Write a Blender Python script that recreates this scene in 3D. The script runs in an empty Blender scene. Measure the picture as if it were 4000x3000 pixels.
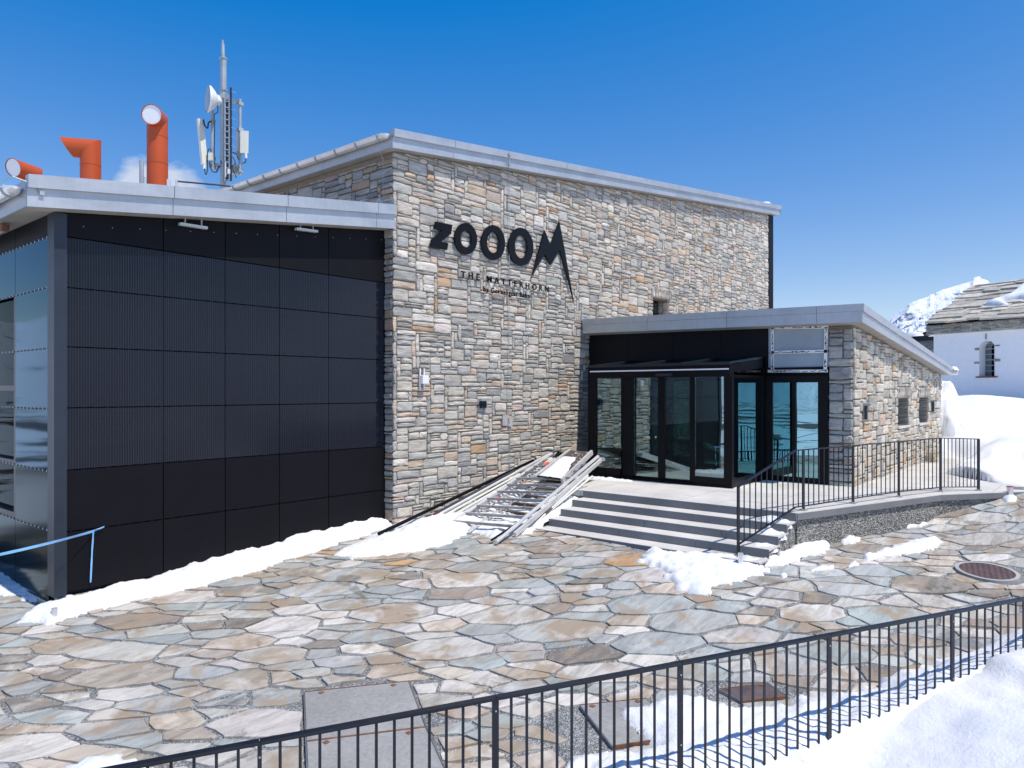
import bpy, bmesh, math, random
import numpy as np
from mathutils import Vector, noise, Matrix
R = math.radians
random.seed(7)
SC = bpy.context.scene
COL = SC.collection
# ---------------------------------------------------------------- camera
# World: X runs along the stone facade (to the right and away), Y runs away to the left, z=0 is eye level
# while building (everything is lifted by LIFT at the end).
LIFT = 3.0
SA, CA = math.sin(R(40)), math.cos(R(40))
F, HY = 2850.0, 1526.0
cam = bpy.data.cameras.new('camera'); co = bpy.data.objects.new('camera', cam); COL.objects.link(co)
co.location = (0, 0, LIFT); co.rotation_euler = (R(90), 0, R(-50))
cam.sensor_width = 36; cam.lens = F / 4000 * 36; cam.shift_y = 26 / 4000
cam.clip_start = 0.05; cam.clip_end = 9000
SC.camera = co
# ---------------------------------------------------------------- sky, sun, exposure
SUN = Vector((0.05, -0.455, 0.89)).normalized()
w = bpy.data.worlds.new('World'); SC.world = w; w.use_nodes = True
nt = w.node_tree; nt.nodes.clear()
out = nt.nodes.new('ShaderNodeOutputWorld'); bg = nt.nodes.new('ShaderNodeBackground')
sky = nt.nodes.new('ShaderNodeTexSky'); sky.sky_type = 'NISHITA'; sky.sun_disc = False
sky.sun_elevation = math.asin(SUN.z)
sky.sun_rotation = math.atan2(SUN.x, SUN.y)
sky.altitude = 1500; sky.air_density = 1.0; sky.dust_density = 1.0; sky.ozone_density = 2.5
bg.inputs[1].default_value = 0.10
sp_ = nt.nodes.new('ShaderNodeSeparateColor'); nt.links.new(sky.outputs[0], sp_.inputs[0]); cb_ = nt.nodes.new('ShaderNodeCombineColor')
# a small bank of fair-weather cloud low in the sky, beyond the roofs
tc = nt.nodes.new('ShaderNodeTexCoord')
cn = nt.nodes.new('ShaderNodeTexNoise'); cn.inputs['Scale'].default_value = 9; cn.inputs['Detail'].default_value = 7
mp = nt.nodes.new('ShaderNodeMapping'); mp.inputs['Scale'].default_value = (1, 1, 1.9)
nt.links.new(tc.outputs['Generated'], mp.inputs[0]); nt.links.new(mp.outputs[0], cn.inputs['Vector'])
def wm(op, a, b=None, c=None):
    n = nt.nodes.new('ShaderNodeMath'); n.operation = op
    for i, v in enumerate((a, b, c)):
        if v is None: continue
        if isinstance(v, (int, float)): n.inputs[i].default_value = v
        else: nt.links.new(v, n.inputs[i])
    return n.outputs[0]
# colour response of the picture for the thin mountain air
nt.links.new(wm('MAXIMUM', wm('MULTIPLY', wm('SUBTRACT', sp_.outputs[0], .915), 1.82), .06), cb_.inputs[0])
nt.links.new(wm('MULTIPLY', wm('POWER', sp_.outputs[1], 1.13), 1.02), cb_.inputs[1])
nt.links.new(wm('MULTIPLY', wm('POWER', sp_.outputs[2], .52), 3.05), cb_.inputs[2])
q = (640 - 2000) / F
v = Vector((SA * q + CA, -CA * q + SA, (HY - 735) / F)).normalized()
dist = nt.nodes.new('ShaderNodeVectorMath'); dist.operation = 'DISTANCE'; dist.inputs[1].default_value = v
nv = nt.nodes.new('ShaderNodeVectorMath'); nv.operation = 'NORMALIZE'
nt.links.new(tc.outputs['Generated'], nv.inputs[0]); nt.links.new(nv.outputs[0], dist.inputs[0])
fall = wm('SUBTRACT', 1.0, wm('DIVIDE', dist.outputs['Value'], 0.082)); fall = wm('MAXIMUM', fall, 0)
cm = wm('MULTIPLY', wm('SUBTRACT', wm('ADD', cn.outputs[0], wm('MULTIPLY', fall, 0.46)), 0.68), 8.0)
cm = wm('MINIMUM', wm('MAXIMUM', cm, 0), 1); cm = wm('MULTIPLY', cm, wm('MINIMUM', wm('MULTIPLY', fall, 4), 0.75))
mx = nt.nodes.new('ShaderNodeMix'); mx.data_type = 'RGBA'
nt.links.new(cm, mx.inputs[0]); nt.links.new(cb_.outputs[0], mx.inputs[6]); mx.inputs[7].default_value = (6.6, 6.9, 7.6, 1)
nt.links.new(mx.outputs[2], bg.inputs[0]); nt.links.new(bg.outputs[0], out.inputs[0])
sl = bpy.data.lights.new('sun', 'SUN'); sl.energy = 3.9; sl.angle = R(0.53); sl.color = (1.0, 0.94, 0.86)
so = bpy.data.objects.new('sun', sl); COL.objects.link(so); so.location = (0, -10, 40)
so.rotation_euler = SUN.to_track_quat('Z', 'Y').to_euler()
SC.view_settings.view_transform = 'Standard'; SC.view_settings.look = 'None'
SC.view_settings.exposure = 0.20; SC.view_settings.gamma = 1
SC.view_settings.use_curve_mapping = False
SC.render.engine = 'CYCLES'

# ---------------------------------------------------------------- geometry helpers
def at(px, py=None, wx=None, wy=None, z=None, d=None):
    """point of the place (own X/Y/z) seen in direction px,py of a 4000 wide view, on a known plane"""
    q = (px - 2000) / F
    if wx is not None: d = wx / (CA + SA * q)
    elif wy is not None: d = wy / (SA - CA * q)
    elif z is not None: d = -z * F / (py - HY)
    x = d * (CA + SA * q); y = d * (SA - CA * q)
    return (x, y, (HY - py) * d / F if py is not None else 0.0)
def proj(p):
    r = SA * p[0] - CA * p[1]; d = CA * p[0] + SA * p[1]
    return 2000 + F * r / d, HY - F * p[2] / d, d
# ground height by thin plate spline through surveyed points
GP = [(3.3, 9.8, -2.64), (6, 9.8, -2.46), (8.3, 9.5, -2.31), (9.2, 7.26, -2.25), (9.2, 5.4, -2.29), (9.2, 3.7, -2.335), (10.6, 9, -2.2),
      at(3258, z=-2.27, py=2123), at(3617, z=-2.19, py=2044), at(3817, z=-1.96, py=1976), at(3918, z=-1.84, py=1942), at(4040, z=-1.74, py=1916),
      (1.5, 3.9, -2.95), (4.8, 2.3, -2.94), (8.16, .7, -2.86), (-1.5, 6.5, -2.95), (-2, 11, -2.85), (2.5, 7, -2.82), (6.2, 5, -2.66),
      (11.5, .6, -2.45), (14.5, -.8, -2.05)]
GP = np.array([(a[0], a[1], a[2]) for a in GP], float)
def tps(r): return np.where(r > 1e-9, r * r * np.log(r + 1e-12), 0)
_n = len(GP); _K = tps(np.hypot(GP[:, None, 0] - GP[None, :, 0], GP[:, None, 1] - GP[None, :, 1])) + np.eye(_n) * 0.3
_P = np.c_[np.ones(_n), GP[:, :2]]
_A = np.block([[_K, _P], [_P.T, np.zeros((3, 3))]])
_W = np.linalg.solve(_A, np.r_[GP[:, 2], 0, 0, 0])
def gz(x, y):
    r = np.hypot(GP[:, 0] - x, GP[:, 1] - y)
    return float((tps(r) * _W[:_n]).sum() + _W[_n] + _W[_n + 1] * x + _W[_n + 2] * y)
def atg(px, py, up=0.0):
    z = -2.6
    for _ in range(12):
        p = at(px, py, z=z); z = 0.5 * z + 0.5 * (gz(p[0], p[1]) + up)
    p = at(px, py, z=z); return p
def inpoly(P_, x, y):
    c = False; n = len(P_)
    for i in range(n):
        x1, y1 = P_[i]; x2, y2 = P_[(i + 1) % n]
        if (y1 > y) != (y2 > y) and x < (x2 - x1) * (y - y1) / (y2 - y1) + x1: c = not c
    return c
TPOLY = [(10.6, 3.58), (14.05, 2.37), (15.41, 1.34), (22.6, -4.1), (40, -4.1), (40, 12), (10.6, 12)]
def nz(x, y, z=0.0, s=1.0, o=4):
    return noise.fractal(Vector((x * s, y * s, z * s)), 1.0, 2.0, o)

class MB:
    def __init__(s): s.v = []; s.f = []; s.c = []; s.m = []
    def add(s, vs, fs, col=None, mi=0):
        o = len(s.v); s.v += [tuple(p) for p in vs]
        for f in fs: s.f.append(tuple(i + o for i in f)); s.c.append(col); s.m.append(mi)
    def box(s, a, b, col=None, mi=0):
        x0, x1 = sorted((a[0], b[0])); y0, y1 = sorted((a[1], b[1])); z0, z1 = sorted((a[2], b[2]))
        s.add([(x0, y0, z0), (x1, y0, z0), (x1, y1, z0), (x0, y1, z0), (x0, y0, z1), (x1, y0, z1), (x1, y1, z1), (x0, y1, z1)],
              [(0, 3, 2, 1), (4, 5, 6, 7), (0, 1, 5, 4), (1, 2, 6, 5), (2, 3, 7, 6), (3, 0, 4, 7)], col, mi)
    def hexa(s, b, t, col=None, mi=0):
        """b, t: matching rings of points bottom / top"""
        n = len(b)
        s.add(list(b) + list(t), [tuple(reversed(range(n))), tuple(range(n, 2 * n))] + [(i, (i + 1) % n, n + (i + 1) % n, n + i) for i in range(n)], col, mi)
    def prism(s, poly, z0, z1, col=None, mi=0):
        f0 = z0 if callable(z0) else (lambda x, y: z0); f1 = z1 if callable(z1) else (lambda x, y: z1)
        s.hexa([(x, y, f0(x, y)) for x, y in poly], [(x, y, f1(x, y)) for x, y in poly], col, mi)
    def bar(s, a, b, w, h, up=(0, 0, 1), col=None, mi=0):
        a = Vector(a); b = Vector(b); d = (b - a).normalized(); u = Vector(up)
        sd = d.cross(u)
        if sd.length < 1e-4: sd = d.cross(Vector((1, 0, 0)))
        sd.normalize(); u = sd.cross(d).normalized()
        k = [(-w / 2, -h / 2), (w / 2, -h / 2), (w / 2, h / 2), (-w / 2, h / 2)]
        s.hexa([a + sd * i + u * j for i, j in k], [b + sd * i + u * j for i, j in k], col, mi)
    def tube(s, pts, r, n=12, caps=True, col=None, mi=0, r2=None):
        pts = [Vector(p) for p in pts]; rings = []
        ref = Vector((0, 0, 1))
        if abs((pts[-1] - pts[0]).normalized().dot(ref)) > .9: ref = Vector((1, 0.2, 0)).normalized()
        o = len(s.v)
        for i, p in enumerate(pts):
            t = (pts[min(i + 1, len(pts) - 1)] - pts[max(i - 1, 0)]).normalized()
            a = t.cross(ref).normalized(); b = t.cross(a).normalized()
            rr = r if r2 is None else r + (r2 - r) * i / (len(pts) - 1)
            for k in range(n):
                an = 2 * math.pi * k / n; s.v.append(tuple(p + a * math.cos(an) * rr + b * math.sin(an) * rr))
        for i in range(len(pts) - 1):
            for k in range(n):
                s.f.append((o + i * n + k, o + i * n + (k + 1) % n, o + (i + 1) * n + (k + 1) % n, o + (i + 1) * n + k)); s.c.append(col); s.m.append(mi)
        if caps:
            s.f.append(tuple(o + k for k in reversed(range(n)))); s.c.append(col); s.m.append(mi)
            e = o + (len(pts) - 1) * n; s.f.append(tuple(e + k for k in range(n))); s.c.append(col); s.m.append(mi)
    def build(s, name, mat, parent=None, smooth=False, kind=None, fixn=True, bevel=0):
        me = bpy.data.meshes.new(name); me.from_pydata(s.v, [], s.f)
        mats = mat if isinstance(mat, (list, tuple)) else [mat]
        for m_ in mats: me.materials.append(m_)
        if len(mats) > 1: me.polygons.foreach_set('material_index', s.m)
        if any(c is not None for c in s.c):
            at_ = me.attributes.new('tint', 'FLOAT_COLOR', 'FACE')
            arr = np.ones((len(s.f), 4), 'f')
            for i, c in enumerate(s.c):
                if c is not None: arr[i, :3] = c[:3]
            at_.data.foreach_set('color', arr.ravel())
        if fixn:
            bm = bmesh.new(); bm.from_mesh(me); bmesh.ops.recalc_face_normals(bm, faces=bm.faces[:]); bm.to_mesh(me); bm.free()
        if smooth:
            me.polygons.foreach_set('use_smooth', [True] * len(me.polygons))
        ob = bpy.data.objects.new(name, me); COL.objects.link(ob)
        if bevel:
            m_ = ob.modifiers.new('bevel', 'BEVEL'); m_.width = bevel; m_.segments = 2; m_.limit_method = 'ANGLE'
        if parent: ob.parent = parent; 
        if parent is not None:
            # meshes are written in world coordinates; undo the offset of the parent's chain
            loc = Vector((0, 0, 0)); p = parent
            while p is not None: loc += Vector(p.location); p = p.parent
            ob.location = -loc
        if kind: ob['kind'] = kind
        return ob
def tag(o, label=None, cat=None, group=None, kind=None):
    if label: o['label'] = label
    if cat: o['category'] = cat
    if group: o['group'] = group
    if kind: o['kind'] = kind
    return o
def thing(name, loc, label, cat, group=None):
    o = bpy.data.objects.new(name, None); COL.objects.link(o); o.location = loc; o.empty_display_size = .2
    return tag(o, label, cat, group)

# ---------------------------------------------------------------- materials
class NM:
    def __init__(s, name):
        s.m = bpy.data.materials.new(name); s.m.use_nodes = True; s.t = s.m.node_tree; s.t.nodes.clear()
        s.o = s.t.nodes.new('ShaderNodeOutputMaterial'); s.b = s.t.nodes.new('ShaderNodeBsdfPrincipled')
        s.t.links.new(s.b.outputs[0], s.o.inputs[0])
    def n(s, ty, **k):
        n = s.t.nodes.new(ty)
        for a, b in k.items(): setattr(n, a, b)
        return n
    def l(s, a, b): s.t.links.new(a, b)
    def set(s, i, v):
        if isinstance(v, (int, float)): s.b.inputs[i].default_value = v
        elif isinstance(v, tuple): s.b.inputs[i].default_value = (v + (1,))[:4]
        else: s.l(v, s.b.inputs[i])
    def coord(s, scale=(1, 1, 1), rot=(0, 0, 0), out='Object'):
        t = s.n('ShaderNodeTexCoord'); m = s.n('ShaderNodeMapping'); m.inputs['Scale'].default_value = scale; m.inputs['Rotation'].default_value = rot
        s.l(t.outputs[out], m.inputs[0]); return m.outputs[0]
    def noise(s, sc, det=6, rough=.6, vec=None, dist=0):
        n = s.n('ShaderNodeTexNoise'); n.inputs['Scale'].default_value = sc; n.inputs['Detail'].default_value = det
        n.inputs['Roughness'].default_value = rough; n.inputs['Distortion'].default_value = dist
        if vec is not None: s.l(vec, n.inputs['Vector'])
        return n.outputs[0]
    def vor(s, sc, vec=None, feat='F1', out='Distance'):
        n = s.n('ShaderNodeTexVoronoi'); n.feature = feat; n.inputs['Scale'].default_value = sc
        if vec is not None: s.l(vec, n.inputs['Vector'])
        return n.outputs[out]
    def ramp(s, f, stops):
        n = s.n('ShaderNodeValToRGB'); e = n.color_ramp.elements
        while len(e) > len(stops): e.remove(e[-1])
        while len(e) < len(stops): e.new(.5)
        for i, (p, c) in enumerate(stops):
            e[i].position = p; e[i].color = (c + (1,))[:4] if isinstance(c, tuple) else (c, c, c, 1)
        s.l(f, n.inputs[0]); return n.outputs[0]
    def mix(s, f, a, b, ty='MIX'):
        n = s.n('ShaderNodeMix', data_type='RGBA', blend_type=ty)
        for i, v in ((0, f), (6, a), (7, b)):
            if isinstance(v, (int, float)): n.inputs[i].default_value = v
            elif isinstance(v, tuple): n.inputs[i].default_value = (v + (1,))[:4]
            else: s.l(v, n.inputs[i])
        return n.outputs[2]
    def math(s, op, a, b=None):
        n = s.n('ShaderNodeMath'); n.operation = op
        for i, v in enumerate((a, b)):
            if v is None: continue
            if isinstance(v, (int, float)): n.inputs[i].default_value = v
            else: s.l(v, n.inputs[i])
        return n.outputs[0]
    def bump(s, h, st=.3, d=.01, prev=None):
        n = s.n('ShaderNodeBump'); n.inputs['Strength'].default_value = st; n.inputs['Distance'].default_value = d
        s.l(h, n.inputs['Height'])
        if prev is not None: s.l(prev, n.inputs['Normal'])
        s.l(n.outputs[0], s.b.inputs['Normal']); return n.outputs[0]
    def tint(s):
        n = s.n('ShaderNodeAttribute'); n.attribute_name = 'tint'; return n.outputs['Color']
def plain(name, col, rough=.5, metal=0, var=.12, bump=.0, sc=3):
    m = NM(name); c = m.noise(sc, 5, .6, m.coord())
    f = m.ramp(c, [(.3, (1 - var)), (.7, (1 + var))])
    m.set('Base Color', m.mix(1.0, col, f, 'MULTIPLY')); m.set('Roughness', rough); m.set('Metallic', metal)
    if bump: m.bump(m.noise(60, 4, .6, m.coord()), bump, .004)
    return m.m
M = {}
def mk_stone(name, streak=(3, 3, 14), rgh=.85):
    m = NM(name); t = m.tint(); co_ = m.coord()
    a = m.noise(1, 7, .68, m.coord(streak), .4)
    base = m.mix(1, t, m.ramp(a, [(.28, (.55, .55, .53)), (.5, (1, 1, 1)), (.72, (1.30, 1.28, 1.24))]), 'MULTIPLY')
    b = m.noise(2.3, 5, .6, m.coord((1, 1, 2.2)))
    base = m.mix(m.ramp(b, [(.55, 0.0), (.74, .55)]), base, (.36, .27, .19))
    d = m.noise(9, 6, .7, co_)
    base = m.mix(m.ramp(d, [(.58, 0.0), (.72, .5)]), base, (.14, .15, .145))
    e = m.noise(120, 3, .7, co_)
    base = m.mix(1, base, m.ramp(e, [(.3, .84), (.7, 1.14)]), 'MULTIPLY')
    m.set('Base Color', base); m.set('Roughness', rgh); m.set('Specular IOR Level', .3)
    n1 = m.bump(m.noise(1, 8, .7, m.coord(tuple(3.2 * s for s in streak)), .3), .75, .03)
    m.bump(e, .35, .004, n1)
    return m.m
M['stone'] = mk_stone('wall_stone')
def mk_flag():
    m = NM('flagstone'); t = m.tint(); co_ = m.coord()
    ang = m.coord((1.2, 5.5, 1), (0, 0, R(48)))
    a = m.noise(1.5, 8, .7, ang, .8)
    base = m.mix(1, t, m.ramp(a, [(.3, (.55, .54, .52)), (.5, (.95, .95, .95)), (.7, (1.22, 1.21, 1.19))]), 'MULTIPLY')
    b = m.noise(1.9, 6, .62, co_, .5)
    base = m.mix(m.ramp(b, [(.50, 0.0), (.62, .85)]), base, (.34, .26, .18))
    base = m.mix(m.ramp(b, [(.70, 0.0), (.78, .6)]), base, (.19, .14, .115))
    c = m.noise(2.6, 5, .6, m.coord((1, 1, 1), (.3, 0, 1)), .3)
    base = m.mix(m.ramp(c, [(.56, 0.0), (.72, .65)]), base, (.66, .62, .55))
    k = m.noise(14, 5, .7, co_)
    base = m.mix(m.ramp(k, [(.66, 0.0), (.76, .6)]), base, (.13, .13, .10))
    e = m.noise(150, 3, .7, co_)
    base = m.mix(1, base, m.ramp(e, [(.3, .86), (.7, 1.13)]), 'MULTIPLY')
    wet = m.ramp(m.noise(.9, 7, .7, m.coord((1, 1, 1), (0, 0, .7)), .6), [(.60, 0.0), (.63, 1.0)])
    base = m.mix(m.math('MULTIPLY', wet, .55), base, m.mix(1, base, (.42, .41, .38), 'MULTIPLY'))
    m.set('Base Color', base); m.set('Roughness', m.math('SUBTRACT', .78, m.math('MULTIPLY', wet, .35))); m.set('Specular IOR Level', .35)
    n1 = m.bump(a, .45, .02)
    n2 = m.bump(m.noise(16, 7, .72, ang, .4), .6, .012, n1); m.bump(e, .3, .003, n2)
    return m.m
M['flag'] = mk_flag()
def mk_mortar():
    m = NM('mortar'); c = m.noise(40, 5, .7, m.coord())
    m.set('Base Color', m.ramp(c, [(.3, (.20, .17, .135)), (.7, (.34, .29, .24))])); m.set('Roughness', .95)
    m.bump(m.noise(70, 5, .7, m.coord()), .7, .01); return m.m
M['mortar'] = mk_mortar()
def mk_gravel():
    m = NM('gravel'); v = m.vor(75, m.coord(), 'F1', 'Color'); s_ = m.n('ShaderNodeSeparateColor'); m.l(v, s_.inputs[0])
    m.set('Base Color', m.mix(1, m.ramp(s_.outputs[0], [(0, (.16, .165, .16)), (.5, (.33, .335, .33)), (.92, (.5, .5, .49)), (1, (.72, .72, .70))]),
                              m.ramp(m.noise(3, 4, .6, m.coord()), [(.35, .7), (.65, 1.1)]), 'MULTIPLY'))
    m.set('Roughness', .9); m.bump(m.vor(75, m.coord()), 1, .02); return m.m
M['gravel'] = mk_gravel()
def mk_pebble():
    m = NM('pebble_render'); v = m.vor(38, m.coord((1, 1, 1.5), (0, .5, .3)), 'F1', 'Color'); s_ = m.n('ShaderNodeSeparateColor'); m.l(v, s_.inputs[0])
    m.set('Base Color', m.ramp(s_.outputs[1], [(0, (.12, .12, .11)), (.45, (.30, .295, .275)), (.85, (.52, .505, .47)), (1, (.72, .70, .66))]))
    m.set('Roughness', .9); n1 = m.bump(m.vor(38, m.coord((1, 1, 1.5), (0, .5, .3))), 1, .05); m.bump(m.noise(14, 5, .7, m.coord()), .6, .04, n1); return m.m
M['pebble'] = mk_pebble()
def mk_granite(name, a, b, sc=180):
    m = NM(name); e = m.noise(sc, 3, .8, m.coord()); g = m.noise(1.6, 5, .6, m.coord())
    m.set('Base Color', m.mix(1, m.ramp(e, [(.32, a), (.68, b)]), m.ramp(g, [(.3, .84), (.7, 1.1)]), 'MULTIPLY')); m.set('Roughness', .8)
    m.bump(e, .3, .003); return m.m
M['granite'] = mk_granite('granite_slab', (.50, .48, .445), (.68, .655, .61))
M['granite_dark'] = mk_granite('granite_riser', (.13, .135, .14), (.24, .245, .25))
def mk_snow(name='snow', big=1.0):
    m = NM(name); c = m.coord()
    m.set('Base Color', m.mix(m.ramp(m.noise(55, 4, .8, c), [(.70, 0.0), (.76, .5)]), m.ramp(m.noise(1.4, 5, .6, c), [(.3, (.72, .74, .765)), (.6, (.80, .805, .81))]), (.30, .27, .23))); m.set('Roughness', .62)
    m.set('Specular IOR Level', .25)
    n1 = m.bump(m.noise(3.2 * big, 6, .6, c), .40, .07 / big); m.bump(m.noise(30, 5, .75, c), .6, .016, n1); return m.m
M['snow'] = mk_snow()
def mk_mount():
    m = NM('snowy_rock'); c = m.coord()
    g = m.n('ShaderNodeNewGeometry'); sx = m.n('ShaderNodeSeparateXYZ'); m.l(g.outputs['Normal'], sx.inputs[0])
    a = m.noise(.012, 9, .75, m.coord((1, 1, .6)), .6)
    k = m.math('ADD', m.math('MULTIPLY', a, 1.0), m.math('MULTIPLY', sx.outputs['Z'], -.34))
    f = m.ramp(k, [(.275, 0.0), (.325, 1.0)])
    hazy_rock = m.ramp(m.noise(.05, 6, .7, c), [(.3, (.07, .10, .18)), (.7, (.16, .21, .30))])  # blue of the distance haze is painted into the stone colour
    m.set('Base Color', m.mix(f, (.80, .85, .92), hazy_rock)); m.set('Roughness', .8)
    m.bump(m.noise(.03, 8, .7, c), .8, 14); return m.m
M['mount'] = mk_mount()
def mk_zinc(name, col, rough=.45, metal=.55):
    m = NM(name); a = m.noise(1.1, 6, .65, m.coord((1, 1, 2)), .6); b = m.noise(2.5, 5, .6, m.coord((6, 6, .5)))
    m.set('Base Color', m.mix(1, m.mix(1, col, m.ramp(a, [(.3, .86), (.7, 1.1)]), 'MULTIPLY'), m.ramp(b, [(.35, .96), (.65, 1.02)]), 'MULTIPLY'))
    m.set('Roughness', m.math('ADD', m.math('MULTIPLY', a, .2), rough - .1)); m.set('Metallic', metal)
    m.bump(m.noise(1.3, 3, .5, m.coord((1, 1, 2.5))), .2, .03); return m.m
M['zinc'] = mk_zinc('zinc_sheet', (.50, .52, .54))
M['steel'] = mk_zinc('stainless_gutter', (.80, .80, .80), .32, .6)
M['galv'] = mk_zinc('galvanised_steel', (.42, .46, .48), .5, .5)
M['alu'] = mk_zinc('aluminium', (.78, .77, .75), .38, .45)
M['wood_grey'] = plain('weathered_wood', (.36, .345, .33), .8, 0, .3, .4, 9)
M['black'] = plain('black_frame', (.0045, .0045, .006), .4, 0, .2)
M['blackletter'] = plain('black_letter', (.006, .006, .008), .35, 0, .2)
M['fence'] = plain('fence_paint', (.015, .018, .026), .38, .2, .2)
M['post'] = plain('blue_grey_metal', (.032, .043, .06), .42, .4, .12)
M['clad'] = plain('black_cladding', (.006, .006, .0085), .55, 0, .15)
M['sof'] = plain('render_soffit', (.40, .37, .32), .9, 0, .15, .4)
M['orange'] = plain('orange_paint', (.50, .078, .012), .4, 0, .06)
M['plastic'] = plain('offwhite_plastic', (.70, .70, .60), .45, 0, .05)
M['white'] = plain('white_paint', (.78, .79, .80), .5, 0, .04)
M['cable'] = plain('black_cable', (.02, .025, .035), .6)
M['rust'] = plain('rusty_steel', (.20, .095, .05), .85, .1, .45, .4, 12)
M['cover'] = mk_granite('cover_slate', (.24, .235, .225), (.33, .325, .31), 25)
M['coverframe'] = plain('cover_frame', (.26, .27, .28), .5, .6, .3)
M['board'] = plain('walk_board', (.09, .065, .055), .7, 0, .25, .2)
M['redtape'] = plain('red_tape', (.75, .07, .04), .5)
M['bluecap'] = plain('blue_cap', (.04, .09, .35), .5)
M['ribbon'] = plain('blue_ribbon', (.22, .48, .80), .5, 0, .15)
M['insul'] = plain('blue_grey_board', (.33, .39, .44), .75, 0, .1, .1)
M['glue'] = plain('black_glue', (.01, .01, .01), .6)
M['lamp'] = plain('lamp_glass', (.55, .60, .60), .35, 0, .05)
M['yellow'] = plain('yellow_broom', (.62, .55, .12), .6)
M['plaster'] = plain('white_render', (.88, .88, .87), .9, 0, .03, .5, 8)
M['rim'] = mk_granite('concrete_rim', (.33, .32, .30), (.44, .43, .40), 60)
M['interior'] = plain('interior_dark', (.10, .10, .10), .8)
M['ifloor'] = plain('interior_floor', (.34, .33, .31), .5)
M['lead'] = plain('window_bars', (.55, .57, .60), .6)
def mk_plate():
    m = NM('checker_plate'); c = m.coord((1, 1, 1), (0, R(45), 0)); v = m.n('ShaderNodeTexChecker'); v.inputs['Scale'].default_value = 34
    m.l(m.coord((.7, .7, 1)), v.inputs['Vector'])
    m.set('Base Color', m.mix(v.outputs['Fac'], (.34, .31, .28), (.60, .57, .53))); m.set('Roughness', .4); m.set('Metallic', .6)
    m.bump(v.outputs['Fac'], .6, .004); return m.m
M['plate'] = mk_plate()
def mk_pv():
    m = NM('solar_cells'); t = m.n('ShaderNodeTexCoord'); s_ = m.n('ShaderNodeSeparateXYZ'); m.l(t.outputs['Object'], s_.inputs[0])
    fx = m.math('FRACT', m.math('DIVIDE', s_.outputs['X'], .0308)); ln = m.math('LESS_THAN', fx, .13)
    fz = m.math('FRACT', m.math('DIVIDE', s_.outputs['Z'], .158)); lz = m.math('LESS_THAN', fz, .012)
    cell = m.ramp(m.noise(.9, 3, .5, m.coord()), [(.3, (.0025, .0035, .009)), (.7, (.004, .0055, .013))])
    c = m.mix(ln, cell, (.034, .042, .062)); c = m.mix(m.math('MULTIPLY', lz, .15), c, (.06, .07, .08))
    m.set('Base Color', c); m.set('Roughness', .13); m.set('Specular IOR Level', .30)
    return m.m
for nm_ in ('black_frame', 'black_cladding', 'black_letter'):
    for nd_ in bpy.data.materials[nm_].node_tree.nodes:
        if nd_.type == 'BSDF_PRINCIPLED': nd_.inputs['Specular IOR Level'].default_value = .15
M['pv'] = mk_pv()
def mk_glass(name, tint, refl, rough=.0, col=(.80, .95, 1)):
    m = bpy.data.materials.new(name); m.use_nodes = True; t = m.node_tree; t.nodes.clear()
    o = t.nodes.new('ShaderNodeOutputMaterial'); mxs = t.nodes.new('ShaderNodeMixShader'); tr = t.nodes.new('ShaderNodeBsdfTransparent')
    gl = t.nodes.new('ShaderNodeBsdfGlossy'); gl.inputs['Roughness'].default_value = rough; gl.inputs['Color'].default_value = col + (1,)
    tr.inputs[0].default_value = tint + (1,)
    lw = t.nodes.new('ShaderNodeFresnel'); lw.inputs[0].default_value = 1.5
    a = t.nodes.new('ShaderNodeMath'); a.operation = 'ADD'; a.inputs[1].default_value = refl
    bn = t.nodes.new('ShaderNodeBump'); bn.inputs['Strength'].default_value = .05; bn.inputs['Distance'].default_value = .05
    nn = t.nodes.new('ShaderNodeTexNoise'); nn.inputs['Scale'].default_value = .9; nn.inputs['Detail'].default_value = 1
    tcn = t.nodes.new('ShaderNodeTexCoord'); t.links.new(tcn.outputs['Object'], nn.inputs['Vector'])
    t.links.new(nn.outputs[0], bn.inputs['Height']); t.links.new(bn.outputs[0], gl.inputs['Normal'])
    t.links.new(lw.outputs[0], a.inputs[0]); t.links.new(a.outputs[0], mxs.inputs[0])
    t.links.new(tr.outputs[0], mxs.inputs[1]); t.links.new(gl.outputs[0], mxs.inputs[2]); t.links.new(mxs.outputs[0], o.inputs[0])
    return m
M['glass'] = mk_glass('door_glass', (.55, .74, .72), .17)
M['glass2'] = mk_glass('coated_glass', (.16, .34, .40), .45, col=(.42, .74, .80))
M['mirror'] = mk_glass('facade_glass', (.01, .02, .03), .02, .05, col=(.55, .80, 1))
M['mirror2'] = mk_glass('lower_facade_glass', (.01, .02, .03), -.08, .12)
M['wpane'] = mk_glass('window_pane', (.15, .17, .2), .22)
def mk_screen():
    m = NM('pipe_mouth'); m.set('Base Color', (.86, .87, .87)); m.set('Roughness', .4); return m.m
M['mouth'] = mk_screen()
def mk_manhole():
    m = NM('manhole_iron'); c = m.coord(); s_ = m.n('ShaderNodeTexChecker'); s_.inputs['Scale'].default_value = 22; m.l(m.coord((1, 1, 0), (0, 0, .6)), s_.inputs['Vector'])
    m.set('Base Color', m.mix(1, m.mix(s_.outputs['Fac'], (.085, .05, .045), (.15, .09, .08)), m.ramp(m.noise(5, 5, .6, c), [(.3, .8), (.7, 1.3)]), 'MULTIPLY'))
    m.set('Roughness', .6); m.set('Metallic', .3); m.bump(s_.outputs['Fac'], .8, .006); return m.m
M['manhole'] = mk_manhole()

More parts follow.
